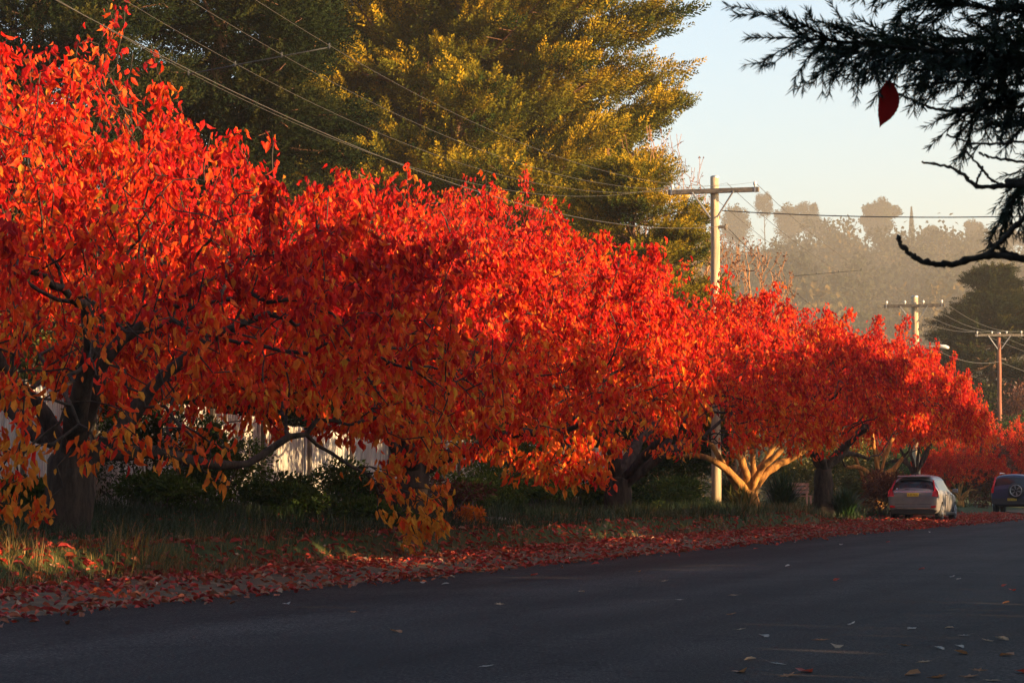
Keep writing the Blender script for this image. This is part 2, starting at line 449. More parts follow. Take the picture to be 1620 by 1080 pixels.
def skin(P, par, r, sel, sides, flare=None):
    """tubes from each selected node's parent to the node; returns V, quads"""
    n = len(P)
    kids = {}
    main = {}
    for i in range(n):
        p = par[i]
        if p >= 0 and (p not in main or r[i] > r[main[p]]): main[p] = i
    fr = np.zeros((n, 3)); d = np.zeros((n, 3))
    for i in range(n):
        p = par[i]
        if p < 0:
            d[i] = (0, 0, 1); fr[i] = (1, 0, 0)
        else:
            v = P[i] - P[p]; v = v / (np.linalg.norm(v) + 1e-9)
            m = main.get(i)
            if m is not None:
                w = P[m] - P[i]; v2 = v + w / (np.linalg.norm(w) + 1e-9); v2 /= (np.linalg.norm(v2) + 1e-9)
            else: v2 = v
            d[i] = v2
            f = fr[p] - v2 * fr[p].dot(v2); l = np.linalg.norm(f)
            if l < 1e-3: f = np.cross(v2, (0.3, .5, .8)); l = np.linalg.norm(f)
            fr[i] = f / l
    sel = np.array([i for i in sel if par[i] >= 0])
    if len(sel) == 0: return np.zeros((0, 3)), np.zeros((0, 4), int)
    p = par[sel]
    ismain = np.array([main[q] == i for q, i in zip(p, sel)])
    r0 = np.where(ismain, r[p], np.minimum(r[p], r[sel] * 1.25))
    v = unit(P[sel] - P[p])
    d0 = np.where(ismain[:, None], d[p], v)
    f0 = fr[p] - d0 * (fr[p] * d0).sum(1, keepdims=True)
    f0 = np.where(np.linalg.norm(f0, axis=1, keepdims=True) < .05, np.cross(d0, np.array([.3, .5, .8])), f0); f0 = unit(f0)
    a = np.arange(sides) * 2 * math.pi / sides
    ca, sa = np.cos(a)[None, :, None], np.sin(a)[None, :, None]
    def ring(c, dd, ff, rr):
        g = np.cross(dd, ff)
        return c[:, None] + (ff[:, None] * ca + g[:, None] * sa) * rr[:, None, None]
    R0 = ring(P[p], d0, f0, r0); R1 = ring(P[sel], d[sel], fr[sel], r[sel])
    V = np.concatenate([R0, R1], 1).reshape(-1, 3)
    k = np.arange(sides); q = np.stack([k, (k + 1) % sides, (k + 1) % sides + sides, k + sides], 1)
    return V, (q[None] + (np.arange(len(sel)) * 2 * sides)[:, None, None]).reshape(-1, 4)
def lumpy(V, amp, s):
    n = vnoise(V[:, 0] * s + V[:, 2] * s * .6, V[:, 1] * s + V[:, 2] * s * .5, 4) - .5
    m = vnoise(V[:, 0] * s * 2.7 + 9, V[:, 2] * s * 1.3 + V[:, 1] * s * 2.7, 5) - .5
    V = V.copy(); V[:, 0] += amp * n; V[:, 1] += amp * m; V[:, 2] += amp * .5 * (n + m)
    return V
def wood(P, par, r, thick, mat_t, mat_b, root, names=('trunk', 'branches'), sides=12, tsides=4, amp=.09):
    idx = np.arange(len(P))
    V, q = skin(P, par, r, idx[r >= thick], sides)
    t = mk(names[0], lumpy(V, amp, 3.5), [q], mat_t, root, smooth=True)
    V, q = skin(P, par, r, idx[r < thick], tsides)
    b = mk(names[1], V, [q], mat_b, root, smooth=True) if len(V) else None
    return t, b

def seeds(fork, limbs, rb, lean=(0, 0), step=.22, rg=rng):
    """trunk up to height fork, then limbs (azimuth, elevation, length, radius, bend)"""
    P = []; par = []; rr = []
    n = max(3, int(fork / .16))
    for k in range(n + 1):
        t = k / n
        P.append((lean[0] * t, lean[1] * t, -.25 + t * (fork + .25))); par.append(k - 1)
        rr.append(rb * (1.9 if k == 0 else 1.5 if k == 1 else 1.2 if k == 2 else 1.0 - .12 * t))
    top = len(P) - 1
    for az, el, ln, rad, bend in limbs:
        d = Vector((math.cos(R(az)) * math.cos(R(el)), math.sin(R(az)) * math.cos(R(el)), math.sin(R(el))))
        p = Vector(P[top - (1 if rg.random() < .4 else 0)]); pi = top; c = p.copy()
        m = int(ln / step)
        for k in range(m):
            d = (d + Vector(rg.normal(0, .13, 3)) + Vector((0, 0, bend * step))).normalized()
            c = c + d * step
            P.append(tuple(c)); par.append(pi); pi = len(P) - 1
            rr.append(rad * (1 - .62 * k / m))
    return P, par, rr

def inner_low(B, H, n):
    return np.clip(.6 - B[:, 2] / H, 0, 1)
def cherry(name, label, base, Ru, Rv, H, nA, nleaf, fork, limbs, rb, bark, seed, tmpl=LEAF6, lobes=(), leafL=.17, shoots=.35, lean=(0, 0), group='red-leaved street trees along the verge', low=1.5, cut=None, zmin=.25, gap=False, rz=math.atan2(TY, TX)):
    """local x = along the road, y = left of it"""
    rg = np.random.default_rng(seed)
    root = thing(name, label, 'tree', base, rz, group)
    # cloud of points the branches reach for
    A = []
    while len(A) < nA:
        q = rg.uniform(-1, 1, 3); rr = math.hypot(q[0], q[1])
        if rr > 1: continue
        zt = H * math.sqrt(max(0, 1 - .80 * rr ** 2.4)); zb = low + .6 * math.sin(rr * 3.0) - .8 * rr ** 3
        z = zb + (zt - zb) * (q[2] * .5 + .5) ** .75
        n = float(vnoise(q[0] * 3 + seed, q[1] * 3, 2))
        if rg.random() > .45 + .55 * rr: continue
        A.append((q[0] * Ru * (1 + .12 * (n - .5)), q[1] * Rv, z * (.93 + .14 * n)))
    for (cx, cy, cz, rx, ry, rz_, cnt) in lobes:
        c = rg.normal(0, 1, (cnt, 3)); c = unit(c) * rg.random((cnt, 1)) ** .4
        A += list(c * [rx, ry, rz_] + [cx, cy, cz])
    A = np.array(A); A = A[A[:, 2] > zmin]
    if cut is not None: A = A[cut(A)]
    sp, spar, srr = seeds(fork, limbs, rb, lean, rg=rg)
    P, par = grow(sp, spar, A, step=.25, di=4.0, dk=.40, iters=80, wig=.28, rg=rg)
    nb = len(P)
    kids = np.zeros(nb, int)
    for q in par:
        if q >= 0: kids[q] += 1
    tips = np.where(kids == 0)[0]
    # upright shoots at the top of the crown
    EP, Ep = [], []
    zc = H * .45
    for t in tips:
        rrn = math.hypot(P[t][0] / Ru, P[t][1] / Rv)
        if P[t][2] > zc * (1 - .2 * rrn) and rg.random() < shoots:
            c = P[t].copy(); pi = int(t); d = np.array([rg.normal(0, .25) + P[t][0] * .05, rg.normal(0, .25) + P[t][1] * .04, 1.0])
            for k in range(rg.integers(2, 5)):
                d = d + rg.normal(0, .12, 3); c = c + d / np.linalg.norm(d) * .2
                EP.append(c.copy()); Ep.append(pi); pi = nb + len(EP) - 1
    P = np.concatenate([P, np.array(EP).reshape(-1, 3)]); par = np.concatenate([par, np.array(Ep, int)])
    r = pipe(P, par, .0085, 2.25, srr)
    wood(P, par, r, .055, bark, M['bark'], root)
    # leaves hang from the thin wood, thickest at the tips
    kids = np.zeros(len(P), int)
    for q in par:
        if q >= 0: kids[q] += 1
    thin = np.where((r < .021) & (np.arange(len(P)) >= len(sp)))[0]
    w = np.where(kids[thin] == 0, 1.9, 1.0) * (1 + .7 * (np.linalg.norm(P[thin] * [1 / Ru, 1 / Rv, 1 / H], axis=1) > .7))
    rad_ = np.hypot(P[thin][:, 0] / Ru, P[thin][:, 1] / Rv); w = w * (.20 + .45 * sstep(.5, .8, rad_) + .50 * sstep(.30, .65, P[thin][:, 2] / H)) * (.05 + vnoise(P[thin][:, 0] * .9 + seed, P[thin][:, 1] * .9 + P[thin][:, 2] * 1.1, 6) ** 1.6)
    pick = rg.choice(thin, nleaf, p=w / w.sum())
    B = P[pick] + rg.normal(0, .085, (nleaf, 3))
    pa = par[pick]; br = unit(P[pick] - P[pa])
    outw = unit(np.stack([rg.normal(0, 1, nleaf), rg.normal(0, 1, nleaf), np.zeros(nleaf)], 1))
    A_ = np.array([0, 0, -1.0]) + outw * rg.uniform(.15, .85, (nleaf, 1)) + br * rg.uniform(0, .6, (nleaf, 1))
    N = np.cross(A_, rg.normal(0, 1, (nleaf, 3)))
    L = leafL * (rg.uniform(.45, 1.1, nleaf) + .2 * inner_low(B, H, nleaf)); W = L * rg.uniform(.40, .66, nleaf)
    if gap:      # a thin place in the foliage beside the utility pole
        c_, s_ = math.cos(rz), math.sin(rz); wx = base[0] + B[:, 0] * c_ - B[:, 1] * s_; wy = base[1] + B[:, 0] * s_ + B[:, 1] * c_; wz = base[2] + B[:, 2]
        tt = (np.abs(wx - wy * .0795) < .30) & (wz < 1.07 + wy * .034) & (rg.random(nleaf) < .93)
        B[tt] = B[rg.choice(np.where(~tt)[0], tt.sum())] + rg.normal(0, .1, (tt.sum(), 3))
    z = B[:, 2] / H
    inner = 1 - np.clip(np.linalg.norm(B * [1 / Ru, 1 / Rv, 1 / H], axis=1), 0, 1)
    tint = .25 + rg.normal(0, .25, nleaf) + .72 * np.clip(.80 - z * 1.25, 0, 1) + .38 * (vnoise(B[:, 0] * .8 + seed, B[:, 1] * .8 + B[:, 2], 8) - .5) + .25 * inner  # orange share raised to hold sun glints; lower leaves are orange themselves
    leaves('crown', B, A_, N, L, W, np.clip(tint, 0, 1), M['red_leaf'], root, tmpl, curl=rg.uniform(.2, 3.2, nleaf))
    return root
# ---------------------------------------------------------------- the row of cherries
def tree_base(px, v=4.5):
    # depth where the row (v) crosses the photo column px
    k = (px - 810) / F
    # x = k Y ; x = -10.6 + .305 Y - v' ; v' = v/TY
    Y = (10.6 + v / TY) / (.305 - k)
    x = k * Y
    return (x, Y, gz(x, Y) - .02)
RZ = math.atan2(TY, TX)
lim = lambda *a: [tuple(q) for q in a]
T1 = cherry('cherry_tree', 'nearest red cherry tree, dark thick trunk at the left end of the row', tree_base(112), 6.0, 5.2, 4.95, 3000, 40000, 1.0,
            lim((200, 42, 2.6, .15, .1), (300, 38, 3.0, .13, -.12), (20, 35, 3.0, .14, -.1), (110, 50, 2.6, .12, 0), (250, 62, 2.6, .12, 0), (335, 22, 3.2, .12, .05)), .22, M['bark'], 11,
            lobes=[(-.5, 1.0, 5.0, 2.4, 1.5, .9, 200), (-4.0, 1.5, 4.2, 2.6, 1.8, 1.1, 200), (-4.3, -1.4, 1.1, 1.2, .8, 1.0, 220), (-2.2, -2.6, 1.1, 1.8, .6, .5, 110), (5.0, -2.8, .75, 1.5, .6, 1.05, 330), (3.4, -3.6, 2.0, 2.2, 1.2, .8, 170)], shoots=.5, leafL=.145, low=1.8, zmin=-.3)
T2 = cherry('cherry_tree', 'spreading red cherry tree whose low branches droop to the leaf-strewn kerb', tree_base(655), 6.6, 5.2, 5.8, 3000, 46000, .9,
            lim((205, 30, 3.2, .14, -.1), (285, 25, 3.2, .13, -.15), (350, 40, 3.0, .13, -.1), (80, 50, 2.6, .12, 0), (150, 45, 2.6, .12, 0), (300, 65, 2.6, .12, 0)), .24, M['bark'], 22,
            lobes=[(-3.9, -3.6, 1.35, 2.3, 1.0, .9, 200), (-5.6, -2.4, 2.2, 2.0, 1.4, 1.2, 200), (-1.6, -3.9, 2.0, 1.8, 1.0, .8, 160)], leafL=.14, low=2.1)
T3 = cherry('cherry_tree', 'red cherry tree with twin dark trunks in long grass left of the tall pole', tree_base(978), 6.6, 5.0, 5.7, 2800, 40000, .8,
            lim((170, 60, 2.4, .16, -.1), (345, 42, 2.8, .17, .15), (270, 30, 3.0, .12, -.1), (90, 50, 2.6, .12, 0), (220, 35, 3.0, .12, -.1), (310, 62, 2.6, .12, 0)), .27, M['bark'], 33,
            lobes=[(-3.0, -3.0, 1.9, 2.0, 1.2, .7, 120)], leafL=.138, low=1.9, gap=True)
T4 = cherry('cherry_tree', 'red cherry tree with sunlit golden limbs splayed in a fan, right of the tall pole', tree_base(1183, 4.4), 6.8, 5.0, 5.9, 2600, 38000, .55,
            lim((300, 48, 2.6, .15, .1), (272, 62, 2.4, .13, .0), (225, 66, 2.4, .12, .0), (140, 40, 2.8, .13, -.1), (345, 56, 3.0, .12, 0), (60, 60, 2.6, .12, 0), (195, 58, 3.0, .12, 0)), .28, M['bark_sunlit'], 44, tmpl=LEAF2, leafL=.15, low=3.0, gap=True)
T5 = cherry('cherry_tree', 'red cherry tree with a stout straight dark trunk beside a strappy green clump', tree_base(1302, 4.4), 6.6, 5.0, 6.3, 2600, 36000, 1.5,
            lim((130, 52, 2.6, .13, .1), (272, 60, 2.4, .13, -.1), (0, 48, 2.8, .13, -.1), (200, 35, 3.0, .12, 0), (310, 40, 3.0, .12, 0), (60, 50, 2.6, .12, 0)), .34, M['bark'], 55, tmpl=LEAF2, leafL=.15, low=3.0, gap=True)
def again(src, px, v, sc, rot, label):
    b = tree_base(px, v) if not isinstance(px, tuple) else (XP(*px), px[1], gz(XP(*px), px[1]) - .02)
    return copy_tree(src, b, RZ + rot, sc, label)
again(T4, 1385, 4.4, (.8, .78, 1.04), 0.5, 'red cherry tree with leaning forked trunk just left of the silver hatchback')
again(T5, 1448, 4.4, (.55, .55, .98), 2.2, 'red cherry tree rising behind the roof of the silver hatchback')
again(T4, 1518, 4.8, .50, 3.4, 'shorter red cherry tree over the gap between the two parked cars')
again(T5, (1578, 132), 5.2, .46, 1.1, 'low red cherry tree behind the left side of the dark four-wheel drive')
again(T3, (1628, 133), 5.0, (.62, .6, .78), 4.1, 'low red cherry tree behind the right side of the dark four-wheel drive')
# taller finer-leaved red tree behind the row
T0 = cherry('red_maple', 'tall fine-leaved orange red tree standing behind the fence, below the big cypress', (XP(745, 71), 71, .7), 3.7, 3.4, 8.9, 2300, 26000, 2.0,
            lim((200, 60, 3.0, .12, 0), (20, 60, 3.0, .12, 0), (290, 62, 3.0, .12, 0), (90, 60, 3.0, .12, 0), (250, 80, 4.0, .12, 0)), .2, M['bark'], 66, tmpl=LEAF2, leafL=.17, low=2.5, shoots=.6, group=None)
T9 = cherry('red_maple', 'tall sparse red tree whose shoots reach highest at the upper left', (XP(130, 43.5), 43.5, .7), 3.3, 2.8, 8.3, 1200, 6500, 2.0,
            lim((200, 60, 3.0, .11, 0), (20, 60, 3.0, .11, 0), (290, 62, 3.0, .11, 0), (90, 60, 3.0, .11, 0), (250, 80, 4.0, .1, 0)), .17, M['bark'], 77, tmpl=LEAF6, leafL=.18, low=2.5, shoots=.7, group=None)

# ---------------------------------------------------------------- conifers: limbs carrying pads of pointed sprays
SPRAY_N = 26
def spray_template(rg):
    V = []; F_ = []
    for k in range(SPRAY_N):
        t = (k + .5) / SPRAY_N; a = k * 2.4
        rad = .30 * (1 - t) ** .8 * (.55 + .45 * math.sin(math.pi * min(1, t * 1.6)))
        c = np.array([t * .85, math.cos(a) * rad * .35, math.sin(a) * rad * .35])
        d = np.array([.65, math.cos(a) * .75, math.sin(a) * .75]); d = d / np.linalg.norm(d)
        s = np.cross(d, [math.sin(a * 1.7), .3, math.cos(a)]); s = s / np.linalg.norm(s)
        ln = .20 * (1 - .35 * t); w = .066
        n = len(V)
        V += [c, c + d * ln * .5 + s * w * .6, c + d * ln, c + d * ln * .5 - s * w * .6]
        F_.append([n, n + 1, n + 2, n + 3])
    return np.array(V), [np.array(F_)]
SPRAY = spray_template(rng)
def conifer(name, label, base, H, prof, nl, pads, per, splen, mat, bark, seed, stems=1, az_rng=(0, 360), el=(12, 34), h0=.12, flat=.45, rb=.4, group=None, cat='tree', padr=(.55, 1.15), inner=.38):
    """prof(t) gives crown radius at relative height t"""
    rg = np.random.default_rng(seed)
    root = thing(name, label, cat, base, 0, group)
    P = []; par = []; rr = []
    stem_nodes = []
    for s in range(stems):
        a = s * 2.4 + seed; lean = .0 if stems == 1 else rg.uniform(.10, .28)
        c = np.array([math.cos(a) * .02, math.sin(a) * .02, -.3]); pi = -1 if s == 0 else 0; n = int(H / .6)
        hs = H * (1 if s == 0 else rg.uniform(.75, .95))
        n = int(hs / .6)
        for k in range(n):
            P.append(c.copy()); par.append(pi); pi = len(P) - 1
            t = k / n
            rr.append(rb * (1 - t) ** .8 / (1 if stems == 1 else 1.5) * (1.3 if k == 0 else 1) + .02)
            stem_nodes.append((pi, t * hs / H))
            d = np.array([math.cos(a) * lean * (1 - t), math.sin(a) * lean * (1 - t), 1]) + rg.normal(0, .04, 3)
            c = c + d / np.linalg.norm(d) * .6
    SP, SA, ST = [], [], []
    for i in range(nl):
        t = h0 + (1 - h0) * ((i + rg.random()) / nl) ** .95
        cand = [q for q in stem_nodes if abs(q[1] - t) < .03] or [min(stem_nodes, key=lambda q: abs(q[1] - t))]
        pi = cand[rg.integers(len(cand))][0]
        c0 = P[pi].copy(); az = R(rg.uniform(*az_rng)); e = R(rg.uniform(*el))
        ln = max(.5, prof(t) * rg.uniform(.72, 1.1))
        d = np.array([math.cos(az) * math.cos(e), math.sin(az) * math.cos(e), math.sin(e)])
        # reach: distance from the axis
        m = max(3, int(ln / .5)); c = c0.copy()
        rad0 = .018 + .012 * ln
        side = np.cross(d, [0, 0, 1.0])
        for k in range(m):
            dd = d + np.array([0, 0, -.25 + .5 * (k / m)]) + rg.normal(0, .09, 3)
            c = c + dd / np.linalg.norm(dd) * (ln / m)
            P.append(c.copy()); par.append(pi); pi = len(P) - 1
            f = (k + 1) / m
            rr.append(rad0 * (1 - .8 * f) + .008)
            if f > inner:
                npad = max(1, int(round(pads * ln / m / 1.0)))
                for _ in range(npad):
                    pc = c + side * rg.normal(0, .32 * ln * (1.1 - .7 * f)) * .6 + np.array([0, 0, rg.normal(0, .12)])
                    pr = rg.uniform(*padr) * (.75 + .5 * (1 - abs(f - .7)))
                    q = unit(rg.normal(0, 1, (per, 3))) * rg.random((per, 1)) ** .45
                    pos = pc + q * [pr, pr, pr * flat]
                    rel = q.copy(); rel[:, 2] *= .6
                    A_ = d * 1.0 + rel * .75 + np.array([0, 0, .30]) + rg.normal(0, .12, (per, 3))
                    SP.append(pos); SA.append(A_); ST.append(.40 + .38 * q[:, 2] + rg.normal(0, .05, per) + .50 * (rg.random() - .5))  # tint puts light on pad tops, shade below
                    # a small stem into the pad
                    P.append(pc.copy()); par.append(pi); rr.append(.012)
    P = np.array(P); par = np.array(par); rr = np.array(rr)
    wood(P, par, rr, .09, bark, bark, root, sides=9, tsides=4, amp=.08)
    SP = np.concatenate(SP); SA = unit(np.concatenate(SA)); ST = np.clip(np.concatenate(ST), 0, 1)
    n = len(SP); L = splen * rg.uniform(.6, 1.25, n)
    N = np.cross(SA, rg.normal(0, 1, (n, 3))); 
    leaves('crown', SP, SA, unit(N), L, L, ST, mat, root, SPRAY)
    return root
def cyp_prof(t):
    return np.interp(t, [0, .15, .35, .55, .75, 1], [5.2, 6.6, 7.6, 7.9, 6.3, 1.5])
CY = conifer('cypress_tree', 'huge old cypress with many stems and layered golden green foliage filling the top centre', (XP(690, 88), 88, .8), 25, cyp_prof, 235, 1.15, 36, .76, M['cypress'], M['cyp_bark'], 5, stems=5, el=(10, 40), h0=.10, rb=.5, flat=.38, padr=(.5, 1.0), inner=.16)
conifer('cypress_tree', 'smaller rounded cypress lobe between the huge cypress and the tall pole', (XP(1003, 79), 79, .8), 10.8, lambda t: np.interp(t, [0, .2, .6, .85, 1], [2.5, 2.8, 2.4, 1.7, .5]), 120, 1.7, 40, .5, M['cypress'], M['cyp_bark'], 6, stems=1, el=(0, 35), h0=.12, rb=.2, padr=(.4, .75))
conifer('pine_tree', 'dark shaded conifer with a black trunk left of the huge cypress', (XP(345, 62), 62, .8), 19, lambda t: np.interp(t, [0, .2, .6, 1], [2.8, 3.6, 3.2, .8]), 125, 1.3, 40, .55, M['dark_conifer'], M['cyp_bark'], 8, el=(-12, 22), h0=.12, rb=.34, inner=.08)
conifer('pine_tree', 'dark brownish conifer filling the upper left corner', (XP(60, 58), 58, .8), 17, lambda t: np.interp(t, [0, .2, .6, 1], [3.4, 4.2, 3.6, .8]), 125, 1.3, 40, .5, M['dark_conifer'], M['cyp_bark'], 9, el=(-10, 22), h0=.12, rb=.3, inner=.08)
# dark spruce at the right edge, beyond the road bend
conifer('spruce_tree', 'broad dark spruce at the right edge behind the far utility poles', (XP(1572, 172), 172, gz(XP(1572, 172), 172) - .3), 17.0, lambda t: np.interp(t, [0, .3, .6, .82, 1], [7.4, 6.4, 4.6, 2.4, .4]), 190, 1.1, 26, .9, M['dark_conifer'], M['cyp_bark'], 12, el=(-16, 12), h0=.08, rb=.35, padr=(.5, .95), flat=.26)

# ---------------------------------------------------------------- shrubs and small plants
def shrub(name, label, base, rad, n, L, mat, seed, cat='bush', tmpl=LEAF2, lumps=7, tlo=0, thi=1, down=0.0, group=None, stems=9, asp=.5):
    rg = np.random.default_rng(seed)
    root = thing(name, label, cat, base, 0, group)
    C = []
    for k in range(lumps):
        a = rg.uniform(0, 6.28); q = rg.uniform(.15, .75)
        C.append((math.cos(a) * q * rad[0], math.sin(a) * q * rad[1], rad[2] * rg.uniform(.25, .78), rg.uniform(.28, .5)))
    C = np.array(C); w = C[:, 3] ** 2; k = rg.choice(lumps, n, p=w / w.sum())
    d = unit(rg.normal(0, 1, (n, 3))); rr = rg.random(n) ** .35
    s = C[k, 3][:, None] * np.array(rad) * [1, 1, .62]
    P = C[k, :3] + d * rr[:, None] * s * (1 + .25 * (rg.random((n, 1)) - .5))
    P[:, 2] = np.abs(P[:, 2]) + .02
    A = d + rg.normal(0, .5, (n, 3)) + [0, 0, -down]
    tint = tlo + (thi - tlo) * np.clip(.5 + rg.normal(0, .24, n) + .25 * (vnoise(P[:, 0] * 2 + seed, P[:, 1] * 2 + P[:, 2] * 2, 3) - .5), 0, 1)
    LL = L * rg.uniform(.6, 1.25, n)
    leaves('foliage', P, A, rg.normal(0, 1, (n, 3)), LL, LL * asp * rg.uniform(.8, 1.2, n), tint, mat, root, tmpl)
    mb = MB()
    for i in range(stems):
        c = C[i % lumps]; b0 = Vector((rg.normal(0, .08), rg.normal(0, .08), -.1)); e = Vector(c[:3]) + Vector(rg.normal(0, .2, 3))
        mid = (b0 + e) * .5 + Vector(rg.normal(0, .12, 3))
        mb.tube([b0, mid, e], [.025, .016, .006], 5)
    mb.build('stem', M['twig'], root, True)
    return root
def at(px, d, dz=-.03):
    x = XP(px, d); return (x, d, gz(x, d) + dz)
shrub('bush', 'dark leafy bush against the fence just left of the bright fence patch', at(335, 46), (1.1, .8, 1.8), 5200, .075, M['green_leaf'], 1, tlo=0, thi=.35)
shrub('bush', 'tall dark ivy-like bush hiding the fence right of the nearest trunk', at(232, 42), (1.5, .7, 2.3), 9000, .075, M['green_leaf'], 71, tlo=0, thi=.3, lumps=10)
shrub('bush', 'low green weeds below the bright fence panel', at(470, 44.5), (1.3, .7, .75), 3600, .08, M['green_leaf'], 2, thi=.7)
shrub('bush', 'leafy green shrub in front of the fence between the second and third trunks', at(815, 57), (1.5, .9, 2.1), 5200, .10, M['weed_leaf'], 3, tlo=.15, thi=.9)
shrub('creeper', 'dark ivy mound along the foot of the fence left of the twin trunks', at(905, 60.5), (1.9, .6, .9), 4200, .08, M['green_leaf'], 4, cat='creeper', thi=.4, asp=.9)
shrub('bush', 'large dark green bush with yellow-tipped leaves left of the tall pole', at(1062, 78.5), (1.9, 1.2, 2.6), 8500, .11, M['green_leaf'], 5, tlo=0, thi=.8)
shrub('bush', 'sunlit yellow green shrub behind the golden-limbed cherry', at(1262, 101), (2.6, 1.6, 3.2), 8500, .13, M['olive_leaf'], 6, tlo=.2)
shrub('bush', 'dark garden shrub behind the stout straight trunk', at(1322, 104), (2.2, 1.5, 3.6), 6000, .13, M['green_leaf'], 7, thi=.6)
shrub('bush', 'rounded pale green garden bush seen between the stout trunk and the forked trunk', at(1352, 99), (1.2, 1.0, 1.8), 3800, .10, M['olive_leaf'], 8, tlo=0, thi=.7)
shrub('bush', 'ivy-covered bush at the foot of the forked trunk beside the hatchback', at(1393, 87), (.9, .8, 1.5), 3600, .11, M['rust_leaf'], 9, tlo=.1)
shrub('bush', 'big dark hedge-like bush filling the gap behind the hatchback', at(1532, 133), (4.2, 2.2, 3.8), 14000, .15, M['green_leaf'], 10, thi=.55, lumps=12)
shrub('bush', 'reddish brown bush left of the dark four-wheel drive', at(1552, 124), (1.7, 1.3, 3.4), 6000, .15, M['rust_leaf'], 13)
shrub('bush', 'dark bush behind the dark four-wheel drive', at(1610, 136), (3.4, 2.2, 5.0), 10000, .17, M['green_leaf'], 14, thi=.5, lumps=10)
shrub('bush', 'olive green mass of foliage below the far utility pole', at(1548, 160), (4.8, 3.0, 8.0), 15000, .24, M['green_leaf'], 15, thi=.8, lumps=12)
shrub('bush', 'brown autumn thicket at the right edge under the spruce', at(1622, 158), (3.6, 3.0, 7.5), 10000, .24, M['rust_leaf'], 16, lumps=12)
shrub('bush', 'olive leafy bush showing through the upper left red leaves', at(12, 41, 0), (1.6, 1.2, 6.4), 9000, .10, M['olive_leaf'], 17, lumps=9)
shrub('bush', 'dense garden bush behind the fence at the left', at(200, 49), (3.0, 1.6, 4.6), 12000, .12, M['green_leaf'], 18, thi=.35, lumps=12)
shrub('bush', 'dense dark garden bush behind the fence below the huge cypress', at(560, 62), (4.6, 2.0, 5.2), 14000, .14, M['green_leaf'], 19, thi=.35, lumps=13)
shrub('bush', 'dark garden bush behind the fence by the twin trunks', at(960, 77), (4.0, 2.0, 4.4), 12000, .14, M['green_leaf'], 20, thi=.4, lumps=12)
shrub('bush', 'low bush tinted the orange of sunlit leaves beside the concrete drain slab', at(742, 44.6), (.33, .3, .55), 800, .10, M['red_leaf'], 23, tlo=.6, thi=1, lumps=4, stems=5)  # sunlight on this leaf cluster is put into its orange tint
shrub('bush', 'brown and green scrub behind the dangling branches of the second cherry', at(640, 46.5), (2.0, .7, .8), 3600, .09, M['rust_leaf'], 24, thi=.8, lumps=9)

def clump(name, label, base, n, L, wd, seed, mat, cat='plant', spread=.9, group=None):
    rg = np.random.default_rng(seed)
    root = thing(name, label, cat, base, 0, group)
    seg = 5; a = rg.uniform(0, 6.28, n); out = rg.uniform(.15, spread, n); ln = L * rg.uniform(.6, 1.1, n)
    b = np.stack([rg.normal(0, .12, n), rg.normal(0, .12, n), np.zeros(n)], 1)
    V = np.zeros((n, seg + 1, 2, 3)); s = np.stack([-np.sin(a), np.cos(a), 0 * a], 1)
    for k in range(seg + 1):
        t = k / seg
        h = ln * (t * .95 - .55 * out * t ** 2.2) ; r_ = ln * out * t ** 1.3 * .85
        c = b + np.stack([np.cos(a) * r_, np.sin(a) * r_, np.maximum(h, .02)], 1)
        w = wd * (1 - t ** 2.5) * .5 + .001
        V[:, k, 0] = c - s * w; V[:, k, 1] = c + s * w
    i0 = (np.arange(n) * (seg + 1) * 2)[:, None]
    f = np.concatenate([i0 + np.array([[2 * k, 2 * k + 1, 2 * k + 3, 2 * k + 2]]) for k in range(seg)])
    mk('leaves', V.reshape(-1, 3), [f], mat, root, {'tint': np.repeat(rg.random(n), (seg + 1) * 2)}, smooth=True)
    return root
rgw = np.random.default_rng(3)
for k, (px_, dd, r_, h_, lb) in enumerate([(40, 37, .9, .6, 'dark weeds at the foot of the nearest trunk'), (255, 40, 1.1, .7, 'dark green weeds right of the nearest trunk'), (330, 42, 1.0, 1.3, 'dark leafy weeds under the drooping leaves left of the bright fence panel'), (575, 46, 1.0, 1.0, 'dark weeds right of the bright fence panel'),
                                       (720, 50, 1.1, .9, 'green weeds beyond the concrete drain slab'), (860, 55, 1.2, .8, 'low green weeds in front of the ivy'), (940, 60, 1.0, .7, 'dark weeds left of the twin trunks'), (600, 39.5, .7, .5, 'low weeds at the kerb under the dangling branches'), (1020, 63, 1.4, .8, 'broad weeds in the grass right of the twin trunks'), (1085, 67, 1.2, .9, 'pale green weeds left of the foot of the tall pole'), (790, 53.5, 1.3, 1.1, 'bright green weeds below the leafy fence shrub'), (450, 42.3, .9, .55, 'low weeds directly below the bright fence patch')]):
    shrub('weed_patch', lb, at(px_, dd), (r_, .6, h_), 3400, .085, M['weed_leaf'], 40 + k, cat='weeds', thi=.6 if dd < 48 else 1.0, group='weed patches on the bank', lumps=6, stems=5)
g = 'clumps of strappy green leaves'
clump('strappy_plant', 'wide clump of strappy green leaves between the tall pole and the golden limbs', at(1152, 79.5), 420, 1.5, .035, 1, M['strap'], group=g)
clump('strappy_plant', 'tall clump of strappy leaves right of the golden-limbed cherry', at(1238, 83), 520, 1.75, .035, 2, M['strap'], group=g)
clump('strappy_plant', 'neat mounded clump of strappy leaves right of the stout straight trunk', at(1336, 83.5), 480, 1.25, .035, 3, M['strap'], group=g)
clump('strappy_plant', 'small clump of long leaves at the foot of the golden-limbed cherry', at(1172, 71), 120, 1.1, .04, 4, M['olive_leaf'], group=g)

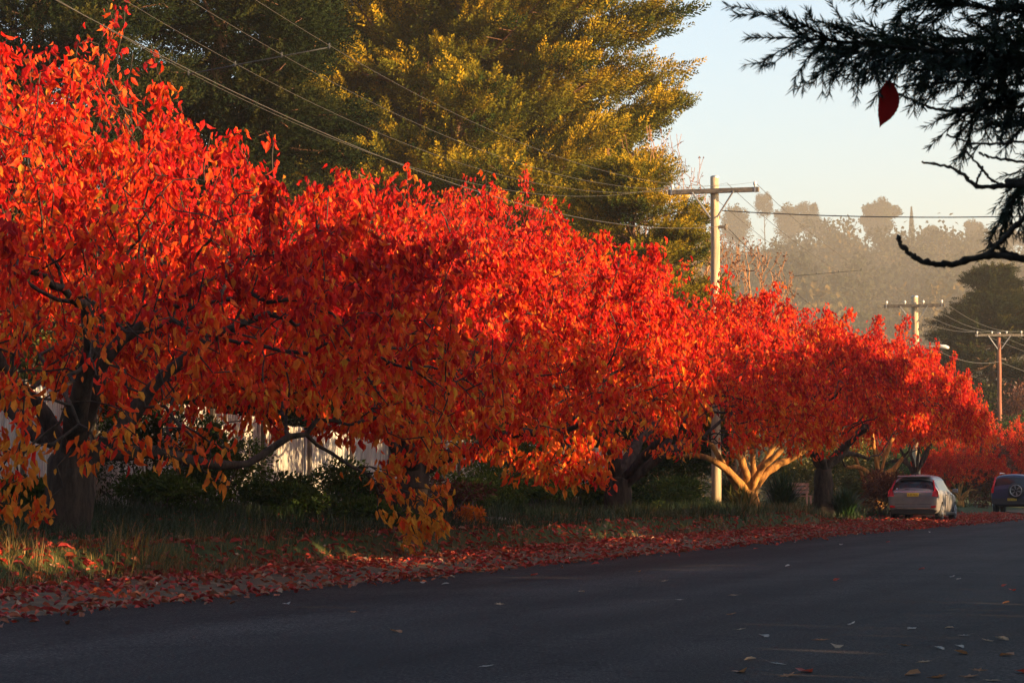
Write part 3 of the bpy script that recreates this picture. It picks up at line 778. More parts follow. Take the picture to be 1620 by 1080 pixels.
# ---------------------------------------------------------------- grass on the bank
def blades(name, n, seed, u0, u1, v0, v1, L, wd, tfun, dens, mat=None, lean=.5):
    rg = np.random.default_rng(seed)
    u = rg.uniform(u0, u1, n * 3); v = rg.uniform(v0, v1, n * 3)
    k = rg.random(n * 3) < dens(u, v); u, v = u[k][:n], v[k][:n]; n = len(u)
    x, y = -10.6 + u * TX - v * TY, u * TY + v * TX
    z = ground_z(x, y) - .02
    px_scale = np.clip(y / 40, .8, 2.2)
    ln = L * rg.uniform(.35, 1.15, n) * (.30 + 1.5 * vnoise(u * 1.3, v * 1.3, 5) ** 1.6)
    a = rg.uniform(0, 6.28, n); o = rg.uniform(.1, 1, n) * lean
    s = np.stack([-np.sin(a), np.cos(a), 0 * a], 1); V = np.zeros((n, 4, 2, 3))
    for j in range(4):
        t = j / 3
        c = np.stack([x + np.cos(a) * ln * o * t ** 1.6 - .12 * ln * t * -TY, y + np.sin(a) * ln * o * t ** 1.6, z + ln * (t - .4 * o * t * t)], 1)
        w = (wd * px_scale * (1 - t ** 2) * .5 + .0006)[:, None]
        V[:, j, 0] = c - s * w; V[:, j, 1] = c + s * w
    i0 = (np.arange(n) * 8)[:, None]
    f = np.concatenate([i0 + np.array([[2 * j, 2 * j + 1, 2 * j + 3, 2 * j + 2]]) for j in range(3)])
    o = mk(name, V.reshape(-1, 3), [f], mat or M['grass'], None, {'tint': np.repeat(np.clip(tfun(u, v, rg), 0, 1), 8)})
    return o
def dens_bank(u, v):
    foot = 2.0 + .6 * sstep(70, 84, u)
    return sstep(.25, .8, v - foot) * (.45 + .55 * vnoise(u * .8, v * .9, 7)) * (1 - .75 * sstep(6, 9, v)) * (1 - .55 * sstep(70, 78, u)) * (1 - .88 * (1 - sstep(30, 36, u)) * (1 - sstep(3.2, 4.2, v)))
o = blades('long_grass', 120000, 3, 20, 112, 1.7, 9.5, .30, .008, lambda u, v, rg: .26 + .30 * sstep(50, 60, u) + .6 * (vnoise(u * .35, v * .5, 12) - .5) + rg.normal(0, .17, len(u)), dens_bank, lean=.95)
tag(o, 'long unmown grass and weeds covering the bank under the cherries', 'grass', kind='stuff')
o = blades('dry_grass', 7000, 4, 19, 72, 1.7, 3.0, .26, .010, lambda u, v, rg: .86 + rg.normal(0, .1, len(u)),
           lambda u, v: .12 + .88 * np.maximum(np.exp(-((u - 27) / 6.0) ** 2), 0*u), lean=.8)
tag(o, 'dry straw-coloured grass hanging over the face of the bank', 'grass', kind='stuff')
o = blades('garden_lawn', 16000, 6, 80, 135, 4.5, 16, .14, .02, lambda u, v, rg: .5 + rg.normal(0, .15, len(u)), lambda u, v: v * 0 + .8)
tag(o, 'short green lawn beyond the far cherries', 'lawn', kind='stuff')

# ---------------------------------------------------------------- fallen leaves
def litter(name, n, seed, u0, u1, sampler, L, tmean, mat):
    rg = np.random.default_rng(seed)
    u = u0 + (u1 - u0) * rg.random(n) ** (2.8 if name == 'bank_leaves' else 1.1); v = sampler(rg, n, u)
    x, y = -10.6 + u * TX - v * TY, u * TY + v * TX
    z = np.maximum(ground_z(x, y), np.where(v < .12, .008, -9)) + rg.uniform(.004, .045, n)
    a = rg.uniform(0, 6.28, n); tilt = rg.normal(0, .28, n)
    A = np.stack([np.cos(a), np.sin(a), tilt], 1)
    N = np.stack([rg.normal(0, .38, n), rg.normal(0, .38, n), np.ones(n)], 1)
    LL = L * rg.uniform(.6, 1.2, n)
    T = (LEAF6[0] * [1, 1, 2.4], LEAF6[1])
    t = np.clip(tmean + rg.normal(0, .27, n), 0, 1)
    return leaves(name, np.stack([x, y, z], 1), A, N, LL, LL * .55, t, mat, None, T)
def s_verge(rg, n, u):
    c = rg.random(n)
    v = np.where(c < .62, rg.normal(1.55, .5, n), np.where(c < .86, rg.uniform(.0, 2.4, n), np.abs(rg.normal(0, .35, n)) * -1 + .2))
    v = v + 1.1 * (sstep(58, 84, u)) * -.8
    return v
o = litter('fallen_leaves', 12500, 5, 19, 112, s_verge, .11, .46, M['litter'])
tag(o, 'thick drift of fallen red leaves along the edge of the road', 'fallen leaves', kind='stuff')
o = litter('bank_leaves', 8500, 8, 17, 108, lambda rg, n, u: 2.1 + 4.5 * rg.random(n) ** 1.5, .13, .35, M['litter'])
tag(o, 'fallen red leaves caught in the grass of the bank', 'fallen leaves', kind='stuff')
# ---------------------------------------------------------------- corrugated fence
def fence():
    m, nt, nd, lk, b = newmat('weathered_batten')
    tc = nd.new('ShaderNodeTexCoord'); mp = nd.new('ShaderNodeMapping'); mp.inputs['Scale'].default_value = (2.2, 2.2, .5)
    n = nd.new('ShaderNodeTexNoise'); n.inputs['Scale'].default_value = 2.0; n.inputs['Detail'].default_value = 9; n.inputs['Roughness'].default_value = .7
    lk.new(tc.outputs['Object'], mp.inputs[0]); lk.new(mp.outputs[0], n.inputs['Vector'])
    r = ramp(nd, [(.3, (.20, .18, .155)), (.5, (.42, .395, .35)), (.7, (.56, .53, .46))]); lk.new(n.outputs['Fac'], r.inputs['Fac'])
    lk.new(r.outputs[0], b.inputs['Base Color']); b.inputs['Roughness'].default_value = .6; b.inputs['Metallic'].default_value = .15
    root = thing('fence', 'pale fence of narrow vertical battens, running behind the near cherries', 'fence', (*UV(24, 8.7), 0))
    ox, oy = UV(24, 8.7)
    u0 = 24.0; k = 0
    while u0 < 76:
        u1 = u0 + 2.4
        zt = float(np.interp(u0, [30, 40, 50, 80], [2.85, 2.7, 2.27, 2.25])) + .03 * math.sin(k * 1.7)
        bx_, by_ = UV(u0 + 1.2, 8.7); zb = gz(bx_, by_) - .05; rf = random.Random(k)
        mb = MB()
        for q in range(29):
            c = UV(u0 + .04 + q * .0825, 8.7 + rf.gauss(0, .003)); hh = zt + rf.gauss(0, .008)
            mb.box((c[0] - ox, c[1] - oy, (hh + zb) / 2), (.056 + rf.uniform(-.003, .003), .02, hh - zb), Matrix.Rotation(RZ + rf.gauss(0, .03), 3, 'Z'))
        mb.build('panel', m, root)
        mb = MB(); px_, py_ = UV(u0, 8.58)
        mb.box((px_ - ox, py_ - oy, (zt + .05 + zb) / 2), (.08, .08, zt - zb + .1), Matrix.Rotation(RZ, 3, 'Z'), .01)
        mb.build('post', M['post'], root)
        for zr in (zb + .35, zt - .2):
            mb = MB(); c = UV(u0 + 1.2, 8.80)
            mb.box((c[0] - ox, c[1] - oy, zr), (2.39, .05, .08), Matrix.Rotation(RZ, 3, 'Z')); mb.build('rail', M['paling'], root)
        u0 = u1 + .012; k += 1
fence()
# short run of old palings behind the golden cherry
root = thing('paling_fence', 'short run of mossy wooden palings behind the golden-limbed cherry', 'fence', at(1158, 88, 0), RZ)
for k in range(13):
    mb = MB(); h = 1.75 + .08 * math.sin(k * 2.3)
    mb.box(((k - 6) * .125 + .01 * math.sin(k * 5), 0, h / 2), (.10, .022, h)); mb.build('paling', M['paling'], root)
mb = MB(); mb.box((0, .05, .5), (1.8, .05, .07)); mb.build('rail', M['paling'], root)
mb = MB(); mb.box((0, .05, 1.4), (1.8, .05, .07)); mb.build('rail', M['paling'], root)
# wooden stake
b_ = at(1061, 70, 0); root = thing('wooden_stake', 'small weathered wooden stake in the long grass left of the tall pole', 'stake', b_)
mb = MB(); mb.box((0, 0, .25), (.09, .07, .9), None, .012); mb.build('post', M['pole_wood'], root)
mb = MB(); mb.box((0, 0, .715), (.11, .09, .03), None, .006); mb.build('cap', M['arm_wood'], root)
# garden bench
def bench():
    root = thing('garden_bench', 'small slatted wooden garden bench among the greenery', 'bench', at(1257, 93, 0), R(12))
    for z in (.58, .72, .86):
        mb = MB(); mb.box((0, .22, z), (1.25, .03, .10), None, .008); mb.build('backrest_slat', M['plank'], root)
    for y in (-.18, -.04, .10):
        mb = MB(); mb.box((0, y, .44), (1.25, .12, .03), None, .008); mb.build('seat_slat', M['plank'], root)
    for x in (-.56, .56):
        mb = MB(); mb.box((x, -.18, .21), (.07, .06, .43)); mb.build('leg', M['plank'], root)
        mb = MB(); mb.box((x, .255, .46), (.07, .04, .92)); mb.build('leg', M['plank'], root)
bench()
# concrete drain slab in the verge
b_ = PX(788, 852, 47.0); b_.z = gz(b_.x, b_.y)
root = thing('concrete_slab', 'pale concrete drain slab half buried in fallen leaves', 'slab', (b_.x, b_.y, b_.z + .02), RZ + .5)
mb = MB(); mb.box((0, 0, .03), (1.15, .5, .12), Matrix.Rotation(R(5), 3, 'X'), .02); mb.build('slab', M['concrete'], root)
mb = MB(); mb.box((-.05, -.02, .09), (.5, .3, .03), Matrix.Rotation(R(5), 3, 'X'), .008); mb.build('lid', M['concrete'], root)

# ---------------------------------------------------------------- utility poles
ARM = 1.36
def pole(label, base, H, rb, rt, mat, armw=2 * ARM, armz=.42, n_ins=4, low_bracket=.9, rz=RZ, group='wooden utility poles along the verge', lamp=False):
    root = thing('utility_pole', label, 'utility pole', base, rz, group)
    mb = MB(); pts = [(.0 + .01 * math.sin(k), .01 * math.cos(k * 2), -.5 + (H + .5) * k / 10) for k in range(11)]
    mb.tube(pts, [rb + (rt - rb) * k / 10 for k in range(11)], 16); mb.build('pole', mat, root, True)
    mb = MB(); mb.tube([(0, 0, H - .02), (0, 0, H + .03), (0, 0, H + .05)], [rt * 1.04, rt * 1.03, rt * .7], 16); mb.build('cap', M['steel'], root)
    if armw:
        mb = MB(); mb.box((-rt - .065, 0, H - armz), (.12, armw, .14), None, .012); mb.build('crossarm', M['arm_wood'], root)
        for s in (-1, 1):
            mb = MB(); mb.tube([(-rt - .14, s * .62, H - armz - .03), (-rt - .06, 0 + s * .10, H - armz - .78)], .028, 6); mb.build('brace', M['steel'], root)
            mb = MB(); mb.box((-rt - .065, s * (armw / 2 - .11), H - armz), (.135, .05, .155)); mb.build('end_band', M['steel'], root)
        ys = np.linspace(-armw / 2 + .12, armw / 2 - .12, n_ins)
        for y in ys:
            mb = MB(); mb.tube([(-rt - .065, y, H - armz + .06), (-rt - .065, y, H - armz + .12), (-rt - .065, y, H - armz + .15), (-rt - .065, y, H - armz + .20), (-rt - .065, y, H - armz + .24)], [.02, .03, .055, .05, .025], 8)
            mb.build('insulator', M['porcelain'], root, True)
    if low_bracket:
        mb = MB(); mb.box((-.02, -.16, H - 1.47), (.10, .34, .07)); mb.tube([(0, -.33, H - 1.55), (0, -.33, H - 1.39)], .045, 8); mb.build('bracket', M['arm_wood'], root)
    if lamp:
        mb = MB(); mb.tube([(0, -.05, H - 2.35), (.1, -.6, H - 2.25), (.15, -1.05, H - 2.28)], .03, 6); mb.build('lamp_arm', M['steel'], root, True)
        mb = MB(); mb.tube([(.15, -.95, H - 2.28), (.16, -1.1, H - 2.26), (.17, -1.35, H - 2.29), (.18, -1.5, H - 2.33)], [.05, .10, .10, .04], 8); mb.build('lamp_head', M['porcelain'], root, True)
    return root
P0 = UV((25 - 5.8 * TX) / TY, 5.8)
P1 = (XP(1133, 74), 74.0); z1 = gz(*P1)
P2 = (XP(1450, 114), 114.0); z2 = gz(*P2)
P3 = (XP(1583, 143), 143.0); z3 = gz(*P3)
P4 = (XP(1790, 172), 172.0); z4 = gz(*P4)
H1 = CAM_Z + (774 - 279) / F * 74 - z1
H2 = CAM_Z + (774 - 469) / F * 114 - z2
H3 = CAM_Z + (774 - 527) / F * 143 - z3
z0 = gz(*P0)
pole('tall sunlit wooden utility pole with a crossarm rising through the red canopy', (*P1, z1), H1, .148, .125, M['pole_wood'], n_ins=2)
pole('second wooden utility pole with four insulators and a street lamp, behind the hatchback', (*P2, z2), H2, .18, .155, M['pole_wood'], low_bracket=.9, lamp=True)
pole('thin reddish utility pole at the right edge in front of the spruce', (*P3, z3), H3, .14, .11, M['red_pole'], armz=.12, rz=RZ + .25)
pole('wooden utility pole at the near end of the wires, left of the red trees', (*P0, z0), 9.2, .165, .145, M['pole_wood'])
PR = (XP(2190, 60), 60.0)
pole('wooden service pole on the right side of the road', (*PR, gz(*PR)), 9.0, .15, .12, M['pole_wood'], armw=0, low_bracket=0)
pole('wooden utility pole farthest along the road', (*P4, z4), H3, .14, .11, M['red_pole'])

def wire(a, b, sag, r, mat, label, group=None, name='power_line', n=40):
    a, b = Vector(a), Vector(b); mb = MB()
    mb.tube([a.lerp(b, k / n) - Vector((0, 0, sag * 4 * (k / n) * (1 - k / n))) for k in range(n + 1)], r, 5)
    o = mb.build(name, mat, None, True)
    return tag(o, label, 'cable' if 'cable' in name else 'power line', group)
def armpt(P, zt, off, rz=RZ, armz=.42):
    y = Vector((-math.sin(rz), math.cos(rz), 0))
    return Vector((P[0], P[1], zt - armz + .22)) + y * off - Vector((math.cos(rz), math.sin(rz), 0)) * .2
offs = [-1.24, -.41, .41, 1.24]
zt0, zt1, zt2, zt3, zt4 = z0 + 9.45, z1 + H1, z2 + H2, z3 + H3, z4 + H3
for k, o_ in enumerate(offs):
    wire(armpt(P0, zt0, o_), armpt(P1, zt1, o_), 1.9 + .12 * k, .0042, M['wire'], 'sagging power line crossing the cypress to the tall pole, ' + ['highest', 'second highest', 'second lowest', 'lowest'][k] , 'power lines crossing the cypress')
    wire(armpt(P1, zt1, o_), armpt(P2, zt2, o_), .75 + .05 * k, .0075, M['wire'], 'thin power line from the tall pole down to the second pole, ' + ['nearest the road', 'second from the road', 'third from the road', 'farthest from the road'][k] , 'power lines between the first two poles')
    wire(armpt(P2, zt2, o_), armpt(P3, zt3, o_, RZ + .25, .12), .45, .011, M['wire'], 'thin power line between the second pole and the reddish pole, ' + ['nearest the road', 'second from the road', 'third from the road', 'farthest from the road'][k] , 'power lines between the second pole and the reddish pole')
    wire(armpt(P3, zt3, o_, RZ + .25, .12), armpt(P4, zt4, o_), .4, .012, M['wire'], 'thin power line running right from the reddish pole, ' + ['nearest the road', 'second from the road', 'third from the road', 'farthest from the road'][k] , 'power lines beyond the reddish pole')
wire((P0[0], P0[1], zt0 - 1.47), (P1[0] + .1, P1[1] - .2, zt1 - 1.47), 1.5, .007, M['wire'], 'lowest cable left of the tall pole, just above the red leaves', name='telephone_cable')
wire((P1[0] + .35, P1[1] - .1, zt1 - 1.47), (P2[0], P2[1], zt2 - 2.4), .9, .012, M['cable'], 'dark sagging cable running down right from the bracket of the tall pole', name='telephone_cable')
wire((P1[0] + .2, P1[1], zt1 - .98), (PR[0], PR[1], gz(*PR) + 8.0), .35, .016, M['cable'], 'thick dark service cable running right across the sky from the tall pole', name='service_cable')
wire((P2[0], P2[1], zt2 - 1.8), (P3[0], P3[1], zt3 - 1.6), .5, .016, M['wire'], 'lower cable sagging between the second pole and the reddish pole', name='telephone_cable')
wire((P3[0], P3[1], zt3 - 1.6), (P4[0], P4[1], zt4 - 1.6), .4, .016, M['wire'], 'lower cable running right from the reddish pole', name='telephone_cable')
def spreader(Pa, za, Pb, zb, sag, t, label):
    root = None; pts = []
    for k, o_ in enumerate(offs):
        a, b = armpt(Pa, za, o_), armpt(Pb, zb, o_); s = sag + (.12 if sag > 1 else .05) * k
        pts.append(a.lerp(b, t) - Vector((0, 0, s * 4 * t * (1 - t))))
    root = thing('wire_spreader', label, 'wire spreader', pts[0], 0, 'rods holding the wires apart')
    mb = MB(); mb.tube([p - pts[0] - Vector((0, 0, .03)) for p in pts], .010, 6); mb.build('rod', M['cable'], root, True)
    for p in pts:
        mb = MB(); q = p - pts[0]; mb.tube([q - Vector((0, 0, .05)), q + Vector((0, 0, .04))], .014, 6); mb.build('clip', M['cable'], root)
spreader(P1, zt1, P2, zt2, .75, .46, 'thin rod spreading the wires in mid air before the misty hill')
spreader(P0, zt0, P1, zt1, 1.9, .33, 'thin rod spreading the wires in front of the dark conifer')

# ---------------------------------------------------------------- bare twiggy trees
def bare(name, label, base, rad, cz, nA, seed, leafn=0, fork=.6):
    rg = np.random.default_rng(seed)
    root = thing(name, label, 'tree', base)
    A = unit(rg.normal(0, 1, (nA, 3))) * rg.random((nA, 1)) ** .4 * rad + [0, 0, cz]
    A = A[A[:, 2] > .4]
    sp, spar, srr = seeds(fork, [(a, 62, 1.6, .05, 0) for a in range(0, 360, 60)], .10, rg=rg)
    P, par = grow(sp, spar, A, step=.22, di=3.5, dk=.30, iters=70, wig=.18, trop=(0, 0, .10), rg=rg)
    kids = np.bincount(par[par >= 0], minlength=len(P)); tips = np.where(kids == 0)[0]
    EP, Ep = [], []; nb = len(P)
    for t in tips:
        for _ in range(2):
            c = P[t].copy(); pi = int(t); d = unit((P[t] - [0, 0, cz * .4])[None])[0] + rg.normal(0, .3, 3) + [0, 0, .4]
            for k in range(3):
                d = d + rg.normal(0, .15, 3); c = c + d / np.linalg.norm(d) * .16; EP.append(c.copy()); Ep.append(pi); pi = nb + len(EP) - 1
    P = np.concatenate([P, np.array(EP)]); par = np.concatenate([par, np.array(Ep)])
    r = pipe(P, par, .0085, 2.3, srr)
    wood(P, par, r, .045, M['rust_twig'], M['rust_twig'], root, names=('trunk', 'twigs'), sides=8, tsides=3)
    if leafn:
        pick = rg.choice(len(P) - nb, leafn) + nb; A_ = rg.normal(0, 1, (leafn, 3)) - [0, 0, .6]; L = np.full(leafn, .10)
        leaves('crown', P[pick], A_, rg.normal(0, 1, (leafn, 3)), L, L * .5, rg.random(leafn), M['rust_leaf'], root, LEAF2)
bare('bare_tree', 'nearly bare reddish brown twiggy tree behind the tall pole', at(1165, 84, 0), np.array([2.3, 1.8, 2.9]), 6.0, 1700, 3, leafn=1500)
bare('bare_tree', 'bare orange brown twiggy tree in front of the cypress, left of the tall pole', at(1035, 82, 0), np.array([2.5, 1.8, 5.2]), 7.2, 1500, 4, leafn=1300, fork=1.5)

# ---------------------------------------------------------------- cars
def carpaint(name, c, metal=.5, rough=.35):
    m, nt, nd, lk, b = newmat(name)
    tc = nd.new('ShaderNodeTexCoord'); n = nd.new('ShaderNodeTexNoise'); n.inputs['Scale'].default_value = 5; n.inputs['Detail'].default_value = 8
    lk.new(tc.outputs['Object'], n.inputs['Vector'])
    r = ramp(nd, [(.35, [x * .86 for x in c]), (.6, c)]); lk.new(n.outputs['Fac'], r.inputs['Fac']); lk.new(r.outputs[0], b.inputs['Base Color'])
    b.inputs['Metallic'].default_value = metal; b.inputs['Roughness'].default_value = rough
    b.inputs['Coat Weight'].default_value = .3; b.inputs['Coat Roughness'].default_value = .12
    return m
M['silver'] = carpaint('silver_paint', (.21, .195, .19), .25, .4); M['navy'] = carpaint('navy_paint', (.008, .013, .05), 0.0, .5)
M['silver_roof'] = M['silver']
M['glass'] = plain('tinted_glass', (.012, .015, .018), .08, var=.0); M['black'] = plain('black_plastic', (.018, .018, .02), .55)
M['tyre'] = plain('tyre_rubber', (.016, .016, .017), .85, var=.2); M['rim'] = plain('alloy_rim', (.30, .29, .285), .35, .8)
M['chrome'] = plain('chrome_trim', (.6, .58, .56), .2, .9); M['lamp'] = plain('tail_lamp_red', (.50, .008, .015), .18); M['plate'] = plain('number_plate_yellow', (.55, .38, .03), .5)
M['sticker'] = plain('windscreen_sticker', (.45, .5, .55), .6); M['white_tri'] = plain('number_plate_black', (.02, .02, .02), .6)
def car(name, label, loc, rz, st, paint, rx, hw, wb, wr, lampyz, windows, lampname='tail_lamp', spare=False, platez=.95, roof=None, bumperz=.5):
    root = thing(name, label, 'car', loc, rz, 'parked cars')
    nS = len(st); Vv = []
    for (x, zb, w, zbelt, zt, wt) in st:
        h = [(0, zb), (.80 * w, zb), (.97 * w, zb + .10), (w, zb + (zbelt - zb) * .5), (.99 * w, zbelt - .10), (.955 * w, zbelt), (wt, zt - .10), (wt * .86, zt - .03), (wt * .45, zt + .012), (0, zt + .028)]
        ring = h + [(-y, z) for (y, z) in h[-2:0:-1]]
        Vv += [(x, y, z) for (y, z) in ring]
    m = 18
    bm = bmesh.new(); vs = [bm.verts.new(v) for v in Vv]
    for i in range(nS - 1):
        for k in range(m):
            f = bm.faces.new([vs[i * m + k], vs[i * m + (k + 1) % m], vs[(i + 1) * m + (k + 1) % m], vs[(i + 1) * m + k]])
            row = k if k < 9 else 17 - k
            f.material_index = 0
            if row == 5 and windows[0] <= i < windows[1]: f.material_index = 1
            if row in (6, 7, 8) and i in windows[2]: f.material_index = 2
            if row in (6, 7, 8) and i in windows[3]: f.material_index = 3
            f.smooth = True
    bm.faces.new([vs[k] for k in range(m)][::-1]); bm.faces.new([vs[(nS - 1) * m + k] for k in range(m)])
    bmesh.ops.recalc_face_normals(bm, faces=bm.faces)
    me = bpy.data.meshes.new('body'); bm.to_mesh(me); bm.free()
    for mm in (paint, M['glass'], M['glass'], M['glass'], M['black']): me.materials.append(mm)
    tmp = bpy.data.objects.new('tmp', me); col.objects.link(tmp)
    s = tmp.modifiers.new('s', 'SUBSURF'); s.levels = 2; s.render_levels = 2
    cutters = []
    for x in wb:
        for sd in (-1, 1):
            mb = MB(); mb.tube([(x, sd * (hw - .28), wr + .0), (x, sd * (hw + .2), wr + .0)], wr * 1.14, 28); c = mb.build('cut', M['black'])
            cutters.append(c); bo = tmp.modifiers.new('b', 'BOOLEAN'); bo.object = c; bo.operation = 'DIFFERENCE'; bo.solver = 'EXACT'
    dg = bpy.context.evaluated_depsgraph_get(); dg.update()
    ev = bpy.data.meshes.new_from_object(tmp.evaluated_get(dg))
    V = np.zeros(len(ev.vertices) * 3); ev.vertices.foreach_get('co', V); V = V.reshape(-1, 3)
    groups = {}
    for p in ev.polygons: groups.setdefault(min(p.material_index, 4), {}).setdefault(len(p.vertices), []).append(list(p.vertices))
    for o in cutters + [tmp]: bpy.data.objects.remove(o)
    names = {0: 'body', 1: 'side_window', 2: 'rear_window', 3: 'windscreen', 4: 'wheel_arch'}
    for mi, d in groups.items():
        Fs = [np.array(f) for f in d.values()]
        used = np.unique(np.concatenate([f.ravel() for f in Fs])); mp = np.full(len(V), -1); mp[used] = np.arange(len(used))
        mk(names[mi], V[used], [mp[f] for f in Fs], [paint, M['glass'], M['glass'], M['glass'], M['black']][mi], root, smooth=mi != 4)
    def patch(nm, yz, mat, t=.014, par=root):
        n = len(yz); a = [(rx(z) - t, y, z) for y, z in yz]; b = [(rx(z) + .04, y, z) for y, z in yz]
        mb = MB(); mb.add(a + b, [np.array([list(range(n))]), np.array([list(range(2 * n - 1, n - 1, -1))])] + [np.array([[i, i + n, (i + 1) % n + n, (i + 1) % n]]) for i in range(n)])
        return mb.build(nm, mat, par)
    for s_ in (1, -1):
        patch(lampname, [(s_ * y, z) for y, z in lampyz], M['lamp'])
    for x in wb:
        for sd in (-1, 1):
            w = MB(); y0, y1 = sd * (hw - .21), sd * (hw - .01)
            ym = [y0, y0 + (y1 - y0) * .08, y0 + (y1 - y0) * .5, y1 - (y1 - y0) * .08, y1]
            w.tube([(x, y, wr) for y in ym], [wr * .9, wr, wr * 1.005, wr, wr * .90], 28); t = w.build('wheel', M['tyre'], root, True)
            q = MB(); yo = sd * (hw + .002)
            a = [(x + math.cos(k * math.pi / 16) * wr * .66, yo, wr + math.sin(k * math.pi / 16) * wr * .66) for k in range(33)]
            q.tube(a, .014, 6)
            for k in range(7):
                an = k * 2 * math.pi / 7
                q.tube([(x, yo, wr), (x + math.cos(an) * wr * .65, yo, wr + math.sin(an) * wr * .65)], [.035, .018], 5)
            q.build('rim', M['rim'], t)
    for sd in (-1, 1):
        q = MB(); q.box((.72, sd * (hw + .09), 1.0 if not spare else 1.12), (.10, .19, .13), None, .03); q.build('mirror', paint, root, True)
    # door seams and handles
    for sd in (-1, 1):
        for x in (-.25, .75):
            q = MB(); q.box((x, sd * (hw - .002), .62), (.012, .012, .62)); q.build('door_seam', M['black'], root)
        for x in (-.45, .45):
            q = MB(); q.box((x, sd * (hw + .004), .86), (.17, .03, .03), None, .008); q.build('door_handle', M['chrome'], root)
        q = MB(); q.box((0, sd * (hw - .01), .24), (2.4, .05, .10), None, .02); q.build('sill', M['black'], root)
    # rear details
    q = patch('number_plate', [(-.19, platez - .055), (-.19, platez + .055), (.19, platez + .055), (.19, platez - .055)], M['plate'], .03)
    mb = MB()
    for k in range(6):
        y = -.135 + k * .052 + (.012 if k > 2 else 0); x0_ = rx(platez) - .033
        mb.box((x0_, y, platez + .022), (.003, .028, .009)); mb.box((x0_, y - .012 * (-1) ** k, platez), (.003, .009, .05)); mb.box((x0_, y, platez - .022 * (-1) ** (k // 2)), (.003, .026, .009))
    mb.build('plate_lettering', M['white_tri'], q)
    return root, patch
# silver hatchback
st = [(-2.0, .40, .70, .80, .86, .62), (-1.985, .33, .80, .90, .965, .72), (-1.93, .26, .835, .95, 1.02, .745), (-1.66, .22, .85, .97, 1.40, .655), (-1.50, .2, .85, .97, 1.485, .63), (-1.0, .2, .85, .95, 1.52, .625),
      (-.2, .2, .85, .93, 1.53, .62), (.3, .2, .85, .92, 1.48, .62), (.78, .2, .85, .91, 1.22, .65), (1.2, .2, .85, .90, .98, .70), (1.6, .22, .83, .82, .86, .70), (1.9, .25, .76, .68, .72, .62), (2.0, .35, .66, .55, .60, .5)]
rxj = lambda z: float(np.interp(z, [.3, .45, .9, .97, 1.03, 1.38, 1.5], [-1.97, -1.995, -1.985, -1.965, -1.925, -1.67, -1.52]))
jx, jy = XP(1444, 83.6), 83.6
jz = gz(jx + .5, jy + 2) + .01
JR = R(90 - 19.5)
root, patch = car('hatchback_car', 'silver hatchback parked facing away on the leafy verge', (jx + 2 * math.cos(JR), jy + 2 * math.sin(JR), .03), JR, st, M['silver'], rxj, .85, (-1.27, 1.26), .30,
                  [(.60, 1.36), (.655, 1.34), (.73, 1.10), (.83, .98), (.835, .80), (.62, .82), (.66, .96), (.70, 1.02)], (3, 8, (2,), (7, 8)), platez=.87)
patch('chrome_strip', [(-.62, .955), (-.62, .985), (.62, .985), (.62, .955)], M['chrome'], .022)
patch('lower_bumper', [(-.70, .24), (-.80, .36), (-.55, .40), (.55, .40), (.80, .36), (.70, .24)], M['black'], .03)
patch('bumper_trim', [(-.55, .402), (-.60, .425), (.60, .425), (.55, .402)], M['chrome'], .034)
for s_ in (1, -1):
    patch('reflector', [(s_ * .60, .44), (s_ * .60, .50), (s_ * .76, .52), (s_ * .76, .45)], M['lamp'], .03)
patch('tailgate_seam', [(-.60, .555), (-.60, .565), (.60, .565), (.60, .555)], M['black'], .006)
patch('tailgate_recess', [(-.40, .93), (-.27, .80), (.27, .80), (.40, .93)], plain('recess_paint', (.33, .31, .31), .4, .3), .010)  # flat raised patch, paler than the silver body
patch('window_sticker', [(.52, 1.045), (.52, 1.085), (.57, 1.085), (.57, 1.045)], M['sticker'], .012)
mb = MB(); mb.tube([(-1.93, .28, 1.05), (-1.92, -.02, 1.03), (-1.90, -.12, 1.035)], .012, 5); mb.build('wiper', M['black'], root)
mb = MB(); mb.box((-1.64, 0, 1.475), (.28, 1.12, .035), Matrix.Rotation(R(-6), 3, 'Y'), .012); mb.build('spoiler', M['silver'], root, True)
mb = MB(); mb.tube([(-1.45, 0, 1.50), (-1.55, 0, 1.62)], [.012, .004], 6); mb.build('antenna', M['black'], root)
# dark four-wheel drive
st = [(-2.2, .50, .78, 1.00, 1.06, .72), (-2.18, .42, .86, 1.02, 1.10, .80), (-2.15, .38, .88, 1.04, 1.16, .82), (-2.02, .34, .89, 1.05, 1.60, .72), (-1.9, .32, .89, 1.05, 1.665, .69), (-1.0, .3, .89, 1.04, 1.69, .68),
      (0, .3, .89, 1.03, 1.69, .68), (.35, .3, .89, 1.03, 1.65, .68), (.85, .3, .89, 1.02, 1.34, .70), (1.2, .3, .89, 1.02, 1.10, .76), (1.8, .32, .87, .95, 1.02, .76), (2.15, .36, .82, .82, .88, .7), (2.25, .45, .72, .7, .76, .6)]
rxc = lambda z: float(np.interp(z, [.4, 1.05, 1.16, 1.58, 1.7], [-2.19, -2.195, -2.155, -2.03, -1.9]))
cx, cy = XP(1601, 107.5), 107.5
JR2 = R(90 - 17.5)
root, patch = car('four_wheel_drive_car', 'dark navy four-wheel drive with a spare wheel on its tailgate, parked facing away', (cx + 2.2 * math.cos(JR2), cy + 2.2 * math.sin(JR2), .03), JR2, st, M['navy'], rxc, .89, (-1.32, 1.33), .35,
                  [(.66, 1.60), (.73, 1.58), (.82, 1.20), (.87, 1.06), (.87, .90), (.78, .90), (.76, 1.10)], (3, 8, (2,), (7, 8)), platez=.62, spare=True)
patch('bumper', [(-.82, .42), (-.84, .66), (.84, .66), (.82, .42)], M['black'], .018)
for o in list(root.children):
    if o.name.startswith('number_plate'): o.location.x -= .03
mb = MB(); x0_ = -2.22
